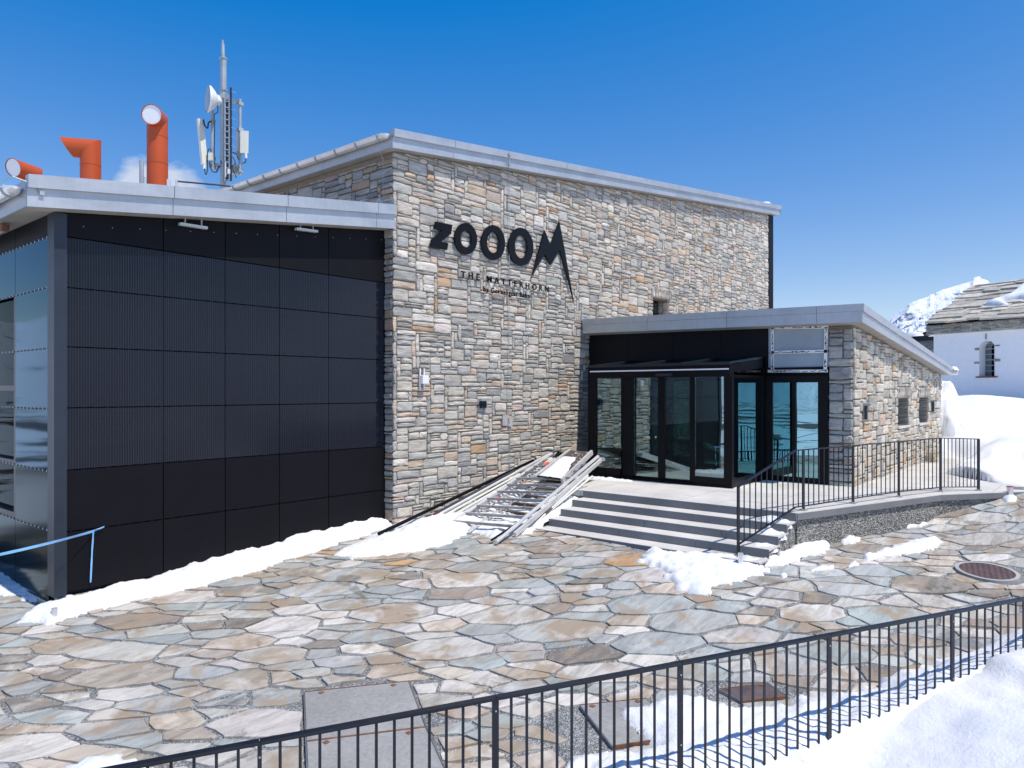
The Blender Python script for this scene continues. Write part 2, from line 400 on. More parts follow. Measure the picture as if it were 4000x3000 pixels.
PAL = [((0.577, 0.527, 0.463), 6), ((0.484, 0.469, 0.424), 5), ((0.649, 0.601, 0.537), 4), ((0.412, 0.406, 0.373), 3.5), ((0.597, 0.475, 0.362), 2.6), ((0.525, 0.433, 0.362), 2), ((0.515, 0.348, 0.215), .3), ((0.309, 0.306, 0.294), 1.0), ((0.536, 0.496, 0.429), 6), ((0.443, 0.433, 0.407), 3)]
def pick(pal, rnd):
    t = sum(w_ for _, w_ in pal); k = rnd.random() * t
    for c, w_ in pal:
        k -= w_
        if k <= 0: break
    v_ = rnd.uniform(.88, 1.12)
    return tuple(max(0, ci * v_ * rnd.uniform(.985, 1.015)) for ci in c)

# ---------------------------------------------------------------- masonry
def layout(W, H, cu, cv, sizes, rnd, ok):
    nu, nv_ = int(W / cu), int(H / cv)
    occ = np.zeros((nu, nv_), bool); out_ = []
    for j in range(nv_):
        for i in range(nu):
            if not ok((i + .5) * cu, (j + .5) * cv): occ[i, j] = True
    for j in range(nv_):
        for i in range(nu):
            if occ[i, j]: continue
            run = 1
            while i + run < nu and not occ[i + run, j]: run += 1
            for _ in range(18):
                a, b = sizes(rnd)
                if a > 1 and 0 < run - a <= 1: a = run if run <= 7 else a - 1
                if a == 1 and run in (2, 3): continue
                if run <= 2 and i > 0: a = run; b = min(b, 3) if run == 2 else b
                if a > run: continue
                if i + a <= nu and j + b <= nv_ and not occ[i:i + a, j:j + b].any(): break
            else:
                a = 1; b = 1
                while a < 5 and i + a < nu and not occ[i + a, j]: a += 1
                if a == 1:
                    while b < 3 and j + b < nv_ and not occ[i, j + b]: b += 1
            occ[i:i + a, j:j + b] = True
            out_.append((i * cu, j * cv, a * cu, b * cv))
    return out_
def stone_geo(mb, O, U, N, u, v_, w_, h_, rnd, joint, prot, col, Vd=(0, 0, 1)):
    O = Vector(O); U = Vector(U); N = Vector(N); Vv = Vector(Vd)
    j = joint * .5; p = rnd.uniform(*prot); rot = rnd.uniform(-.012, .012)
    a0, a1, b0, b1 = u + j, u + w_ - j, v_ + j, v_ + h_ - j
    cx, cy = (a0 + a1) / 2, (b0 + b1) / 2; jt = min(.009, .12 * min(w_, h_))
    base = [(a0, b0), (cx, b0), (a1, b0), (a1, cy), (a1, b1), (cx, b1), (a0, b1), (a0, cy)]
    c_ = min(.012, .2 * min(w_, h_))
    pts = []
    for k, (x, y) in enumerate(base):
        if k % 2 == 0: x += (c_ if x < cx else -c_) * .7; y += (c_ if y < cy else -c_) * .7
        x += rnd.uniform(-jt, jt); y += rnd.uniform(-jt, jt)
        pts.append((cx + (x - cx) - rot * (y - cy), cy + (y - cy) + rot * (x - cx)))
    def P(x, y, d_): return O + U * x + Vv * y + N * d_
    ins = min(.02, .22 * min(w_, h_))
    back = [P(x, y, -.01) for x, y in pts]
    mid = [P(x, y, p * rnd.uniform(.45, .8)) for x, y in pts]
    inner = []
    for x, y in pts:
        dx, dy = cx - x, cy - y; l_ = math.hypot(dx, dy) + 1e-6; kx = min(1, ins / l_ * 1.3)
        inner.append(P(x + dx * kx, y + dy * kx, p * rnd.uniform(.85, 1.2)))
    cc = [P(cx, cy, p * rnd.uniform(.9, 1.25))]
    fs = [(k, (k + 1) % 8, 8 + (k + 1) % 8, 8 + k) for k in range(8)] + [(8 + k, 8 + (k + 1) % 8, 16 + (k + 1) % 8, 16 + k) for k in range(8)] + [(16 + k, 16 + (k + 1) % 8, 24) for k in range(8)]
    mb.add(back + mid + inner + cc, fs, col)
def masonry(parent, O, U, N, stones, seed, joint=.013, prot=(.014, .038), pal=PAL, nind=300, mat='stone', restname='stone_infill', flat=False):
    rnd = random.Random(seed); O = Vector(O); U = Vector(U)
    def score(s_):
        c = O + U * (s_[0] + s_[2] / 2) + Vector((0, 0, s_[1] + s_[3] / 2)); px, py, d_ = proj(c)
        vis = 1 if (-40 < px < 4040 and -40 < py < 3040) else .01
        return vis * s_[2] * s_[3] / (d_ * d_)
    order = sorted(stones, key=score, reverse=True)
    ind = set(map(tuple, order[:nind])); rest = MB()
    for s_ in stones:
        c = pick(pal, rnd)
        if tuple(s_) in ind:
            m_ = MB(); stone_geo(m_, O, U, N, *s_, rnd, joint, prot, c); m_.build('stone', M[mat], parent, smooth=False, fixn=False)
        else: stone_geo(rest, O, U, N, *s_, rnd, joint, prot, c)
    if rest.v: rest.build(restname, M[mat], parent, fixn=False, kind='stuff')
def sz_main(r):
    k = r.random()
    if k < .11: return (1, r.choice((4, 5, 6, 7)))
    if k < .24: return (r.choice((3, 4, 5)), 1)
    if k < .66: return (r.choice((3, 4, 4, 5, 6)), 2)
    if k < .93: return (r.choice((3, 4, 5, 6)), r.choice((3, 3, 4)))
    return (r.choice((4, 5)), r.choice((4, 5)))
def sz_annex(r):
    k = r.random()
    if k < .10: return (1, r.choice((4, 5, 6)))
    if k < .30: return (r.choice((2, 3, 4)), 1)
    return (r.choice((2, 3, 3, 4)), r.choice((2, 3, 3, 4)))
def sz_quoin(r): return (r.choice((3, 5, 7)), r.choice((1, 2, 2, 3)))

# ================================================================ GROUND
# plaza bed of fine gravel, shown in the joints
def sheet(name, x0, x1, y0, y1, step, zf, mat, keep=None, kind=None, smooth=True):
    nx, ny = int((x1 - x0) / step) + 1, int((y1 - y0) / step) + 1
    vs = []; idx = {}; fs = []
    def vid(i, j):
        k = (i, j)
        if k not in idx: x = x0 + i * step; y = y0 + j * step; idx[k] = len(vs); vs.append((x, y, zf(x, y)))
        return idx[k]
    for i in range(nx):
        for j in range(ny):
            if keep is None or keep(x0 + (i + .5) * step, y0 + (j + .5) * step): fs.append((vid(i, j), vid(i + 1, j), vid(i + 1, j + 1), vid(i, j + 1)))
    mb = MB(); mb.v = vs; mb.f = fs; mb.c = [None] * len(fs); mb.m = [0] * len(fs)
    return mb.build(name, mat, smooth=smooth, kind=kind, fixn=False)
FA = Vector((1.506, 3.915)); FB = Vector((8.16, .70)); FD = (FB - FA).normalized(); FN = Vector((FD.y, -FD.x))   # fence line, FN points to the camera side
if FN.dot(Vector((0, 0)) - FA) < 0: FN = -FN
def fside(x, y): return FN.dot(Vector((x, y)) - FA)
plaza = sheet('plaza', -7, 19, -4, 14, .4, lambda x, y: gz(x, y) - .006 + .012 * nz(x, y, 0, 1.3), M['gravel'], keep=lambda x, y: fside(x, y) < .25 and not (inpoly(TPOLY, x - .2, y + .2) and inpoly(TPOLY, x - .25, y - .25)), kind='structure')
tag(plaza, 'sloping plaza of irregular flagstones bedded in grey gravel')

# covers let into the paving (their outlines cut the flagstones)
def quad_ground(pts): return [Vector(atg(x, y)[:2]) for x, y in pts]
C1 = quad_ground([(1187, 2713), (1598, 2670), (1663, 2849), (1195, 2906)])
C2 = quad_ground([(1195, 2908), (1664, 2851), (1790, 3130), (1205, 3150)])
C3 = quad_ground([(2265, 2764), (2525, 2738), (2660, 2885), (2391, 2926)])
C4 = quad_ground([(2805, 2701), (3000, 2679), (3075, 2728), (2895, 2748)])
MHc = Vector(atg(3855, 2238)[:2]); MHr = .37
# irregular flagstones
def flagstones():
    rnd = random.Random(21); pts = []
    x0, x1, y0, y1 = -6.0, 18.0, -3.5, 12.5
    grid = {}
    def near(p, r):
        gx, gy = int(p[0] // .5), int(p[1] // .5)
        for a in range(gx - 2, gx + 3):
            for b in range(gy - 2, gy + 3):
                for q_, r_ in grid.get((a, b), ()):
                    dx, dy = p[0] - q_[0], p[1] - q_[1]
                    u = dx * .69 - dy * .72; v_ = dx * .72 + dy * .69      # stones lie longer along one direction
                    if (u / 1.42) ** 2 + (v_ / .74) ** 2 < ((r + r_) * .415) ** 2: return True
        return False
    for _ in range(26000):
        p = (rnd.uniform(x0, x1), rnd.uniform(y0, y1)); r = rnd.choice((.25, .34, .42, .52, .64, .72)) if _ < 9000 else rnd.uniform(.2, .32)
        if fside(*p) > .05 or inpoly(TPOLY, *p): continue
        if near(p, r): continue
        pts.append((p, r)); grid.setdefault((int(p[0] // .5), int(p[1] // .5)), []).append((p, r))
    out_ = []
    for (p, r) in pts:
        poly = [(-1.1, -1.1), (1.1, -1.1), (1.1, 1.1), (-1.1, 1.1)]
        def clip(poly, nx_, ny_, c):
            o = []
            for k in range(len(poly)):
                a, b = poly[k], poly[(k + 1) % len(poly)]; da = a[0] * nx_ + a[1] * ny_ - c; db = b[0] * nx_ + b[1] * ny_ - c
                if da <= 0: o.append(a)
                if (da < 0) != (db < 0): t = da / (da - db); o.append((a[0] + (b[0] - a[0]) * t, a[1] + (b[1] - a[1]) * t))
            return o
        def met(dx, dy): u = dx * .69 - dy * .72; v_ = dx * .72 + dy * .69; return u / 1.42, v_ / .74
        gx, gy = int(p[0] // .5), int(p[1] // .5)
        for a in range(gx - 4, gx + 5):
            for b in range(gy - 4, gy + 5):
                for q_, r_ in grid.get((a, b), ()):
                    if q_ is p: continue
                    dx, dy = q_[0] - p[0], q_[1] - p[1]
                    mu, mv = met(dx, dy); L2 = mu * mu + mv * mv
                    # power diagram in the stretched metric
                    c = (L2 + (r * r - r_ * r_) * .25) / 2
                    nx_ = (mu / 1.42 * .69 + mv / .74 * .72); ny_ = (-mu / 1.42 * .72 + mv / .74 * .69)
                    l_ = math.hypot(nx_, ny_)
                    if l_ < 1e-6: continue
                    poly = clip(poly, nx_ / l_, ny_ / l_, c / l_ - rnd.uniform(.004, .03))
                    if len(poly) < 3: break
        if len(poly) < 3: continue
        for Q in (C1 + [], C2 + [], C3 + [], C4 + []):
            cen = sum(Q, Vector((0, 0))) / 4
            if (cen - Vector(p)).length > 2.4: continue
            best = None
            for k in range(4):
                a, b = Q[k], Q[(k + 1) % 4]; e = (b - a).normalized(); n_ = Vector((e.y, -e.x))
                if n_.dot(cen - a) > 0: n_ = -n_
                s_ = n_.dot(Vector(p) - a)
                if best is None or s_ > best[0]: best = (s_, n_, a)
            s_, n_, a = best
            if s_ < .05: poly = []; break
            poly = clip(poly, -n_.x, -n_.y, s_ - .03)
            if len(poly) < 3: break
        if len(poly) < 3: continue
        la, lb = ((10.6, 3.57), (14.05, 2.36)) if p[0] < 14.05 - .35 * (2.36 - p[1]) else ((14.05, 2.36), (17.0, .14))
        e = (Vector(lb) - Vector(la)).normalized(); n_ = Vector((e.y, -e.x)); s_ = n_.dot(Vector(p) - Vector(la))
        if 0 < s_ < 1.5 and p[0] > 10.3: poly = clip(poly, -n_.x, -n_.y, s_ - .012)
        if len(poly) < 3: continue
        dm = Vector(p) - MHc
        if dm.length < MHr + .06: continue
        if dm.length < 2: n_ = dm.normalized(); poly = clip(poly, -n_.x, -n_.y, dm.length - MHr - .03)
        if len(poly) < 3: continue
        area = abs(sum(poly[k][0] * poly[(k + 1) % len(poly)][1] - poly[(k + 1) % len(poly)][0] * poly[k][1] for k in range(len(poly)))) / 2
        if area < .012: continue
        out_.append((p, poly, area))
    return out_
FPAL = [((0.500, 0.480, 0.435), 7), ((0.420, 0.424, 0.403), 6), ((0.600, 0.566, 0.514), 5), ((0.370, 0.384, 0.371), 5), ((0.520, 0.449, 0.366), 3), ((0.420, 0.369, 0.307), 3), ((0.500, 0.313, 0.170), 1.4), ((0.310, 0.268, 0.223), 3.2), ((0.360, 0.389, 0.371), 3), ((0.250, 0.222, 0.191), 1.3)]
def flag_geo(mb, p, poly, rnd, col):
    n = len(poly); pts = []
    for k in range(n):
        a, b = Vector(poly[k]), Vector(poly[(k + 1) % n]); L = (b - a).length
        if L < .05: pts.append(a.lerp(b, .5)); continue
        m_ = max(1, min(5, int(L / .11)));  c0 = min(.016, .3 * L)
        t0 = c0 / L * rnd.uniform(.5, 1.2)
        for i in range(m_ + 1):
            t = t0 + (1 - 2 * t0) * i / m_
            e = (b - a) / L; pts.append(a + (b - a) * t + Vector((e.y, -e.x)) * rnd.uniform(-.02, .014))
    if len(pts) < 3: return
    c = sum(pts, Vector((0, 0))) / len(pts); th = rnd.uniform(.007, .018); tx, ty = rnd.uniform(-.012, .012), rnd.uniform(-.012, .012)
    def top(q_, k): g = gz(p[0] + q_.x, p[1] + q_.y); return (p[0] + q_.x, p[1] + q_.y, g + th * k + tx * q_.x + ty * q_.y)
    g0 = [(p[0] + q_.x, p[1] + q_.y, gz(p[0] + q_.x, p[1] + q_.y) - .03) for q_ in pts]
    r1 = [top(q_, .72) for q_ in pts]
    r2 = [top(c + (q_ - c) * (1 - min(.3, .014 / max(.03, (q_ - c).length))), 1) for q_ in pts]
    r3 = [top(c + (q_ - c) * .55, 1 + rnd.uniform(-.12, .12)) for q_ in pts]
    N_ = len(pts)
    fs = []
    for o in (0, N_, 2 * N_): fs += [(o + k, o + (k + 1) % N_, o + N_ + (k + 1) % N_, o + N_ + k) for k in range(N_)]
    fs.append(tuple(3 * N_ + k for k in range(N_)))
    mb.add(g0 + r1 + r2 + r3, fs, col)
TPOLY = [(10.6, 3.58), (14.05, 2.37), (15.41, 1.34), (22.6, -4.1), (40, -4.1), (40, 12), (10.6, 12)]
def terrace_in(x, y): return inpoly(TPOLY, x, y) or (x > 9.3 and 3.7 < y < 7.2) or (y > 9.85 and x > 3.3) or y > 9.6 and x > 8.3
FS = flagstones(); _rn = random.Random(5)
def fscore(t):
    (p, poly, a) = t; px, py, d_ = proj((p[0], p[1], gz(*p)))
    if d_ < 1 or not (-150 < px < 4150 and py < 3150) or terrace_in(*p): return 0
    return a / d_ ** 3
FS.sort(key=fscore, reverse=True); frest = MB()
named = {}
for i, t in enumerate(FS):
    p, poly, a = t
    if fscore(t) == 0 and (terrace_in(*p)): continue
    col = pick(FPAL, _rn)
    if i < 300:
        m_ = MB(); flag_geo(m_, p, poly, _rn, col)
        if m_.v: m_.build('flagstone', M['flag'], plaza, fixn=False)
    else: flag_geo(frest, p, poly, _rn, col)
frest.build('flagstone_infill', M['flag'], plaza, fixn=False, kind='stuff')
print('flagstones', len(FS))

# ================================================================ MAIN STONE BUILDING
WY = 9.58; WX0 = 8.27; WX1 = 25.4
def soff(x): return 4.07 + (x - 8.07) * .1211          # underside of the main roof
bld = thing('stone_building', (WX0, WY, -2.4), 'tall rubble stone building with sloping grey metal roof edge and black lettering on its wall', 'building')
WIN = (at(2548, wy=WY)[0], at(2607, wy=WY)[0], at(2575, 1236, wy=WY)[2], at(2575, 1168, wy=WY)[2])   # small opening above the entrance roof
mb = MB(); BY = WY - .0
def wallseg(x0, x1, z0, z1a, z1b, y1=WY + .45):
    mb.hexa([(x0, BY, z0), (x1, BY, z0), (x1, y1, z0), (x0, y1, z0)], [(x0, BY, z1a), (x1, BY, z1b), (x1, y1, z1b), (x0, y1, z1a)])
wallseg(WX0 + .02, WIN[0], -2.6, soff(WX0) , soff(WIN[0]))
wallseg(WIN[0], WIN[1], -2.6, WIN[2], WIN[2]); wallseg(WIN[0], WIN[1], WIN[3], soff(WIN[0]), soff(WIN[1]))
wallseg(WIN[1], WX1, -2.6, soff(WIN[1]), soff(WX1))
mb.box((WX0 + .02, WY + .45, -2.6), (WX0 + .45, 21.8, soff(WX0)))             # side wall running back
mb.box((WX0 + .02, 21.4, -2.6), (WX1, 21.8, soff(WX0)))
mb.build('wall', M['mortar'], bld)
CU, CV = .088, .0445
z0 = -2.55
XO = WX0 - .035
st = layout(WX1 - XO, 9.0, CU, CV, sz_main, random.Random(3), lambda u, v_: v_ + z0 < soff(XO + u) - .02 and not (WIN[0] - .02 < XO + u < WIN[1] + .02 and WIN[2] - .02 < v_ + z0 < WIN[3] + .02))
st = [(a, b, c, d_) for a, b, c, d_ in st]
masonry(bld, (XO, WY, z0), (1, 0, 0), (0, -1, 0), st, 11, nind=240)
# left return of the wall: only seen beside the solar pavilion and above its roof
st = layout(7.2, 6.6, CU * 1.15, CV * 1.15, sz_main, random.Random(8), lambda u, v_: v_ + z0 < soff(WX0) - .03)
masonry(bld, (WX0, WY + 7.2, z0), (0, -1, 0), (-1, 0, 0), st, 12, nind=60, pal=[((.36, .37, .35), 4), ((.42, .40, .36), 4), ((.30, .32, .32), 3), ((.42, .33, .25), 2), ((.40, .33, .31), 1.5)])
# recessed little window
m_ = MB(); m_.box((WIN[0], WY + .28, WIN[2]), (WIN[1], WY + .33, WIN[3]))
wn = m_.build('window', M['black'], bld)
m_ = MB(); m_.box((WIN[0] + .05, WY + .272, WIN[2] + .05), (WIN[1] - .05, WY + .279, WIN[3] - .05)); m_.build('pane', M['wpane'], wn)
st = layout(.3, WIN[3] - WIN[2], .07, .07, sz_annex, random.Random(4), lambda u, v_: True)
masonry(wn, (WIN[1] - .001, WY + .29, WIN[2]), (0, -1, 0), (-1, 0, 0), st, 14, nind=0, restname='reveal_stone', prot=(.005, .012))
# vertical lintel stones above the opening
m_ = MB(); rr = random.Random(2); x = WIN[0] - .12
while x < WIN[1] + .12:
    ww = rr.uniform(.05, .085); stone_geo(m_, (0, WY, 0), (1, 0, 0), (0, -1, 0), x, WIN[3] + .005, ww, .27, rr, .012, (.05, .062), pick(PAL, rr)); x += ww
m_.build('lintel', M['stone'], bld, fixn=False)
# black cladding on the far end
m_ = MB(); m_.hexa([(WX1 + .01, WY - .03, -2.6), (WX1 + .42, WY - .03, -2.6), (WX1 + .42, 21.8, -2.6), (WX1 + .01, 21.8, -2.6)],
                   [(WX1 + .01, WY - .03, soff(WX1) + .01), (WX1 + .42, WY - .03, soff(WX1) + .05), (WX1 + .42, 21.8, soff(WX1) + .05), (WX1 + .01, 21.8, soff(WX1) + .01)])
m_.build('corner_cladding', M['clad'], bld)
# roof
FY = 9.38
def rtop(x): return 4.383 + (x - 8.07) * .1222
RX0, RX1 = 8.07, 26.07
def slope_box(mb, x0, x1, y0, y1, zb, zt, col=None, mi=0):
    mb.hexa([(x0, y0, zb(x0)), (x1, y0, zb(x1)), (x1, y1, zb(x1)), (x0, y1, zb(x0))], [(x0, y0, zt(x0)), (x1, y0, zt(x1)), (x1, y1, zt(x1)), (x0, y1, zt(x0))], col, mi)
m_ = MB(); slope_box(m_, RX0 + .03, RX1 - .03, FY + .03, 22.1, lambda x: soff(x) + .004, lambda x: rtop(x) - .03); rf = m_.build('roof', M['sof'], bld)
def fascia(rf, x0, x1, y, zb, zt, joints, lip=.42, drop=.0, side=True, name='fascia_panel', mat='zinc'):
    xs = [x0] + joints + [x1]
    for a, b in zip(xs[:-1], xs[1:]):
        g = .004
        m_ = MB(); zm = lambda x: zt(x) - (zt(x) - zb(x)) * lip
        slope_box(m_, a + g, b - g, y - .0, y + .03, zb, lambda x: zm(x) + .01)                # lower sheet
        slope_box(m_, a + g, b - g, y - .045, y + .06, lambda x: zm(x), zt)                    # upper cap, standing proud
        m_.build(name, M[mat], rf)
fascia(rf, RX0, RX1, FY, soff, rtop, [at(p, wy=FY)[0] for p in (1773, 1985, 2210, 2372, 2520, 2647, 2757, 2850, 2943, 3018)])
# right end of the roof edge
m_ = MB(); m_.box((RX1 - .03, FY, soff(RX1)), (RX1, 22, rtop(RX1))); m_.build('roof_edge', M['zinc'], rf)
# left eave: fascia board, gutter with brackets
m_ = MB(); m_.box((RX0 - .002, FY + .03, soff(RX0) + .01), (RX0 + .03, 22.1, rtop(RX0) - .05)); m_.build('eave_board', M['zinc'], rf)
def gutter(parent, x, y0, y1, z, r, nb, name='gutter'):
    m_ = MB(); n = 10; ring = [(x + r * math.cos(math.pi + math.pi * k / n), z + r * math.sin(math.pi + math.pi * k / n)) for k in range(n + 1)]
    ring2 = [(x + (r - .004) * math.cos(math.pi + math.pi * k / n), z + (r - .004) * math.sin(math.pi + math.pi * k / n)) for k in range(n + 1)]
    lp = ring + ring2[::-1]
    N_ = len(lp); m_.add([(a, y0, b) for a, b in lp] + [(a, y1, b) for a, b in lp], [(k, (k + 1) % N_, N_ + (k + 1) % N_, N_ + k) for k in range(N_)] + [tuple(range(N_)), tuple(range(2 * N_ - 1, N_ - 1, -1))])
    m_.add([(a, y0 + .002, b) for a, b in ring], [tuple(range(n + 1))]);
    m_.tube([(x - r, y0, z + .002), (x - r, y1, z + .002)], .011, 8)
    # rounded end cap
    for k in range(n):
        a0, a1 = math.pi + math.pi * k / n, math.pi + math.pi * (k + 1) / n
        for s_ in range(4):
            p0, p1 = s_ / 4 * math.pi / 2, (s_ + 1) / 4 * math.pi / 2
            q_ = [(x + r * math.cos(a) * math.cos(p), y0 - .09 * math.sin(p), z + r * math.sin(a) * math.cos(p)) for a, p in ((a0, p0), (a1, p0), (a1, p1), (a0, p1))]
            m_.add(q_, [(0, 1, 2, 3)])
    g = m_.build(name, M['steel'], parent, smooth=False)
    for k in range(nb):
        y = y0 + .12 + (y1 - y0 - .2) * k / max(1, nb - 1); m_ = MB()
        for (a0, b0), (a1, b1) in zip([(x + (r + .008) * math.cos(math.pi + math.pi * t / 8), z + (r + .008) * math.sin(math.pi + math.pi * t / 8)) for t in range(9)][:-1], [(x + (r + .008) * math.cos(math.pi + math.pi * t / 8), z + (r + .008) * math.sin(math.pi + math.pi * t / 8)) for t in range(9)][1:]):
            m_.bar((a0, y, b0), (a1, y, b1), .035, .008, up=(x - a0, 0, z - b0 + 1e-4))
        m_.build('bracket', M['galv'], g, fixn=True)
    return g
gutter(rf, RX0 - .085, FY + .1, 21.9, rtop(RX0) - .10, .078, 22)
m_ = MB(); m_.tube([(RX0 - .16, FY + .45, rtop(RX0) - .10), (RX0 + .06, FY + .42, soff(RX0) + .05), (WX0 - .02, WY + .25, soff(WX0) - .1), (WX0 - .03, WY + .25, 3.0)], .006, 6)
m_.build('lightning_wire', M['galv'], bld)
# conductor wire down the front with clips at the roof edge
cx = at(1981, wy=FY)[0]; cx2 = at(1979, wy=WY)[0]
m_ = MB(); m_.tube([(cx, FY - .06, rtop(cx) - .06), (cx, FY - .05, soff(cx) + .03), (cx2, WY - .07, soff(cx) - .12), (cx2 + .01, WY - .06, 1.2), (cx2 - .01, WY - .07, 0), (cx2, WY - .065, -.62), (cx2 + .03, WY - .06, -.66), (cx2 + .03, WY - .07, -2.1)], .007, 6)
for zz in (rtop(cx) - .07, soff(cx) + .05): m_.box((cx - .03, FY - .075, zz - .02), (cx + .03, FY - .04, zz + .02))
m_.build('lightning_wire', M['galv'], bld)
m_ = MB(); px2 = at(1972, wy=WY)[0]; m_.box((px2 - .13, WY - .06, -.70), (px2 + .02, WY - .03, -.49)); m_.box((px2 + .04, WY - .06, -.72), (px2 + .17, WY - .035, -.55)); m_.build('cement_patch', plain('pale_cement', (.42, .41, .40), .9), bld)
# flashing where the roofs meet the stone
m_ = MB(); m_.add([(8.26, WY + .0, 3.16), (8.26, WY + .9, 3.2), (8.26, WY + .9, 3.42), (8.26, WY + .0, 3.30)], [(0, 1, 2, 3)]); m_.add([(8.25, WY + .0, 3.16), (8.25, WY + .9, 3.2), (8.25, WY + .9, 3.42), (8.25, WY, 3.3)], [(3, 2, 1, 0)])
m_.build('flashing', M['zinc'], bld)

# snow lying along the main roof
m_ = MB(); rr = random.Random(4)
def snow_ridge(name, pts, wd, ht, label, seed=0, group=None, mat='snow', base=None, n=10):
    """a ridge of snow along a line, rounded, resting on the points given"""
    m_ = MB(); rr = random.Random(seed); N_ = 9; P_ = [Vector(p) for p in pts]; seg = []
    for a, b in zip(P_[:-1], P_[1:]):
        k_ = max(2, int((b - a).length / .12))
        for k in range(k_): seg.append(a.lerp(b, k / k_))
    seg.append(P_[-1]); L = len(seg)
    for i, p in enumerate(seg):
        t = (seg[min(i + 1, L - 1)] - seg[max(i - 1, 0)]).normalized(); s_ = Vector((t.y, -t.x, 0)).normalized()
        e = math.sin(math.pi * min(1, max(.0, i / (L - 1)))) ** .35
        for k in range(N_):
            u = -1 + 2 * k / (N_ - 1); r_ = (1 + .25 * nz(p.x + seed, p.y, u, 2.2)); h_ = ht * e * r_ * max(0, 1 - abs(u) ** 2.2)
            q_ = p + s_ * (u * wd * .5 * e * r_); m_.v.append((q_.x, q_.y, q_.z + h_ - (.02 if k in (0, N_ - 1) else 0)))
    for i in range(L - 1):
        for k in range(N_ - 1): m_.f.append((i * N_ + k, i * N_ + k + 1, (i + 1) * N_ + k + 1, (i + 1) * N_ + k)); m_.c.append(None); m_.m.append(0)
    return tag(m_.build(name, M[mat], smooth=True), label, 'snow', group)
snow_ridge('snow_drift', [(RX0 + .3, 10.2, rtop(RX0) - .05), (RX0 + .3, 11.9, rtop(RX0) - .05)], .5, .13, 'small rounded lump of snow on the roof edge near the top corner', 1)
snow_ridge('snow_drift', [(RX0 + .3, 13.6, rtop(RX0) - .04), (RX0 + .3, 17.5, rtop(RX0) - .04), (RX0 + .3, 21.5, rtop(RX0) - .04)], .5, .11, 'long thin strip of snow behind the upper gutter', 2)
xx = at(2960, wy=10)[0]; snow_ridge('snow_drift', [(xx - .6, 9.75, rtop(xx - .6) - .02), (xx + .5, 9.75, rtop(xx + .5) - .02)], .5, .17, 'tiny snow lump on the far right end of the main roof', 3)

# ================================================================ SIGN
sign = thing('wall_sign', (11, WY - .1, 1.2), 'large black ZOOOM lettering with two smaller lines below on the stone wall', 'sign')
def zp(x, y): return at(1500 + x / 1.843, 400 + y / 1.843, wy=WY - .085)
def letter(name, outer, inner=None, th=.03):
    A = [zp(*p) for p in outer]; m_ = MB(); y0, y1 = WY - .088, WY - .088 + th
    if inner is None:
        f_ = [(a[0], y0, a[2]) for a in A]; b_ = [(a[0], y1, a[2]) for a in A]; n = len(A)
        m_.add(f_ + b_, [tuple(range(n)), tuple(range(2 * n - 1, n - 1, -1))] + [(k, (k + 1) % n, n + (k + 1) % n, n + k) for k in range(n)])
    else:
        B = [zp(*p) for p in inner]; n = len(A)
        v_ = [(a[0], y0, a[2]) for a in A] + [(a[0], y0, a[2]) for a in B] + [(a[0], y1, a[2]) for a in A] + [(a[0], y1, a[2]) for a in B]
        f_ = []
        for k in range(n):
            j = (k + 1) % n; f_ += [(k, j, n + j, n + k), (2 * n + k, 3 * n + k, 3 * n + j, 2 * n + j), (k, 2 * n + k, 2 * n + j, j), (n + k, n + j, 3 * n + j, 3 * n + k)]
        m_.add(v_, f_)
    return m_.build(name, M['blackletter'], sign)
letter('letter', [(372, 857), (492, 882), (483, 945), (412, 1003), (463, 1013), (455, 1062), (333, 1043), (342, 988), (421, 922), (363, 910)])
def ell(x0, x1, y0, y1, sk=0): return [((x0 + x1) / 2 + (x1 - x0) / 2 * math.cos(2 * math.pi * k / 40), (y0 + y1) / 2 + (y1 - y0) / 2 * math.sin(2 * math.pi * k / 40) + sk * math.cos(2 * math.pi * k / 40)) for k in range(40)]
letter('letter', ell(510, 671, 867, 1095, 6), ell(551, 631, 922, 1043, 3))
letter('letter', ell(703, 872, 883, 1136, 6), ell(742, 832, 935, 1084, 3))
letter('letter', ell(897, 1076, 902, 1176, 7), ell(941, 1033, 958, 1122, 3))
letter('letter', [(1070, 1240), (1157, 922), (1200, 1026), (1262, 856), (1300, 1055), (1367, 1437), (1330, 1290), (1266, 1063), (1200, 1170), (1158, 1090)])
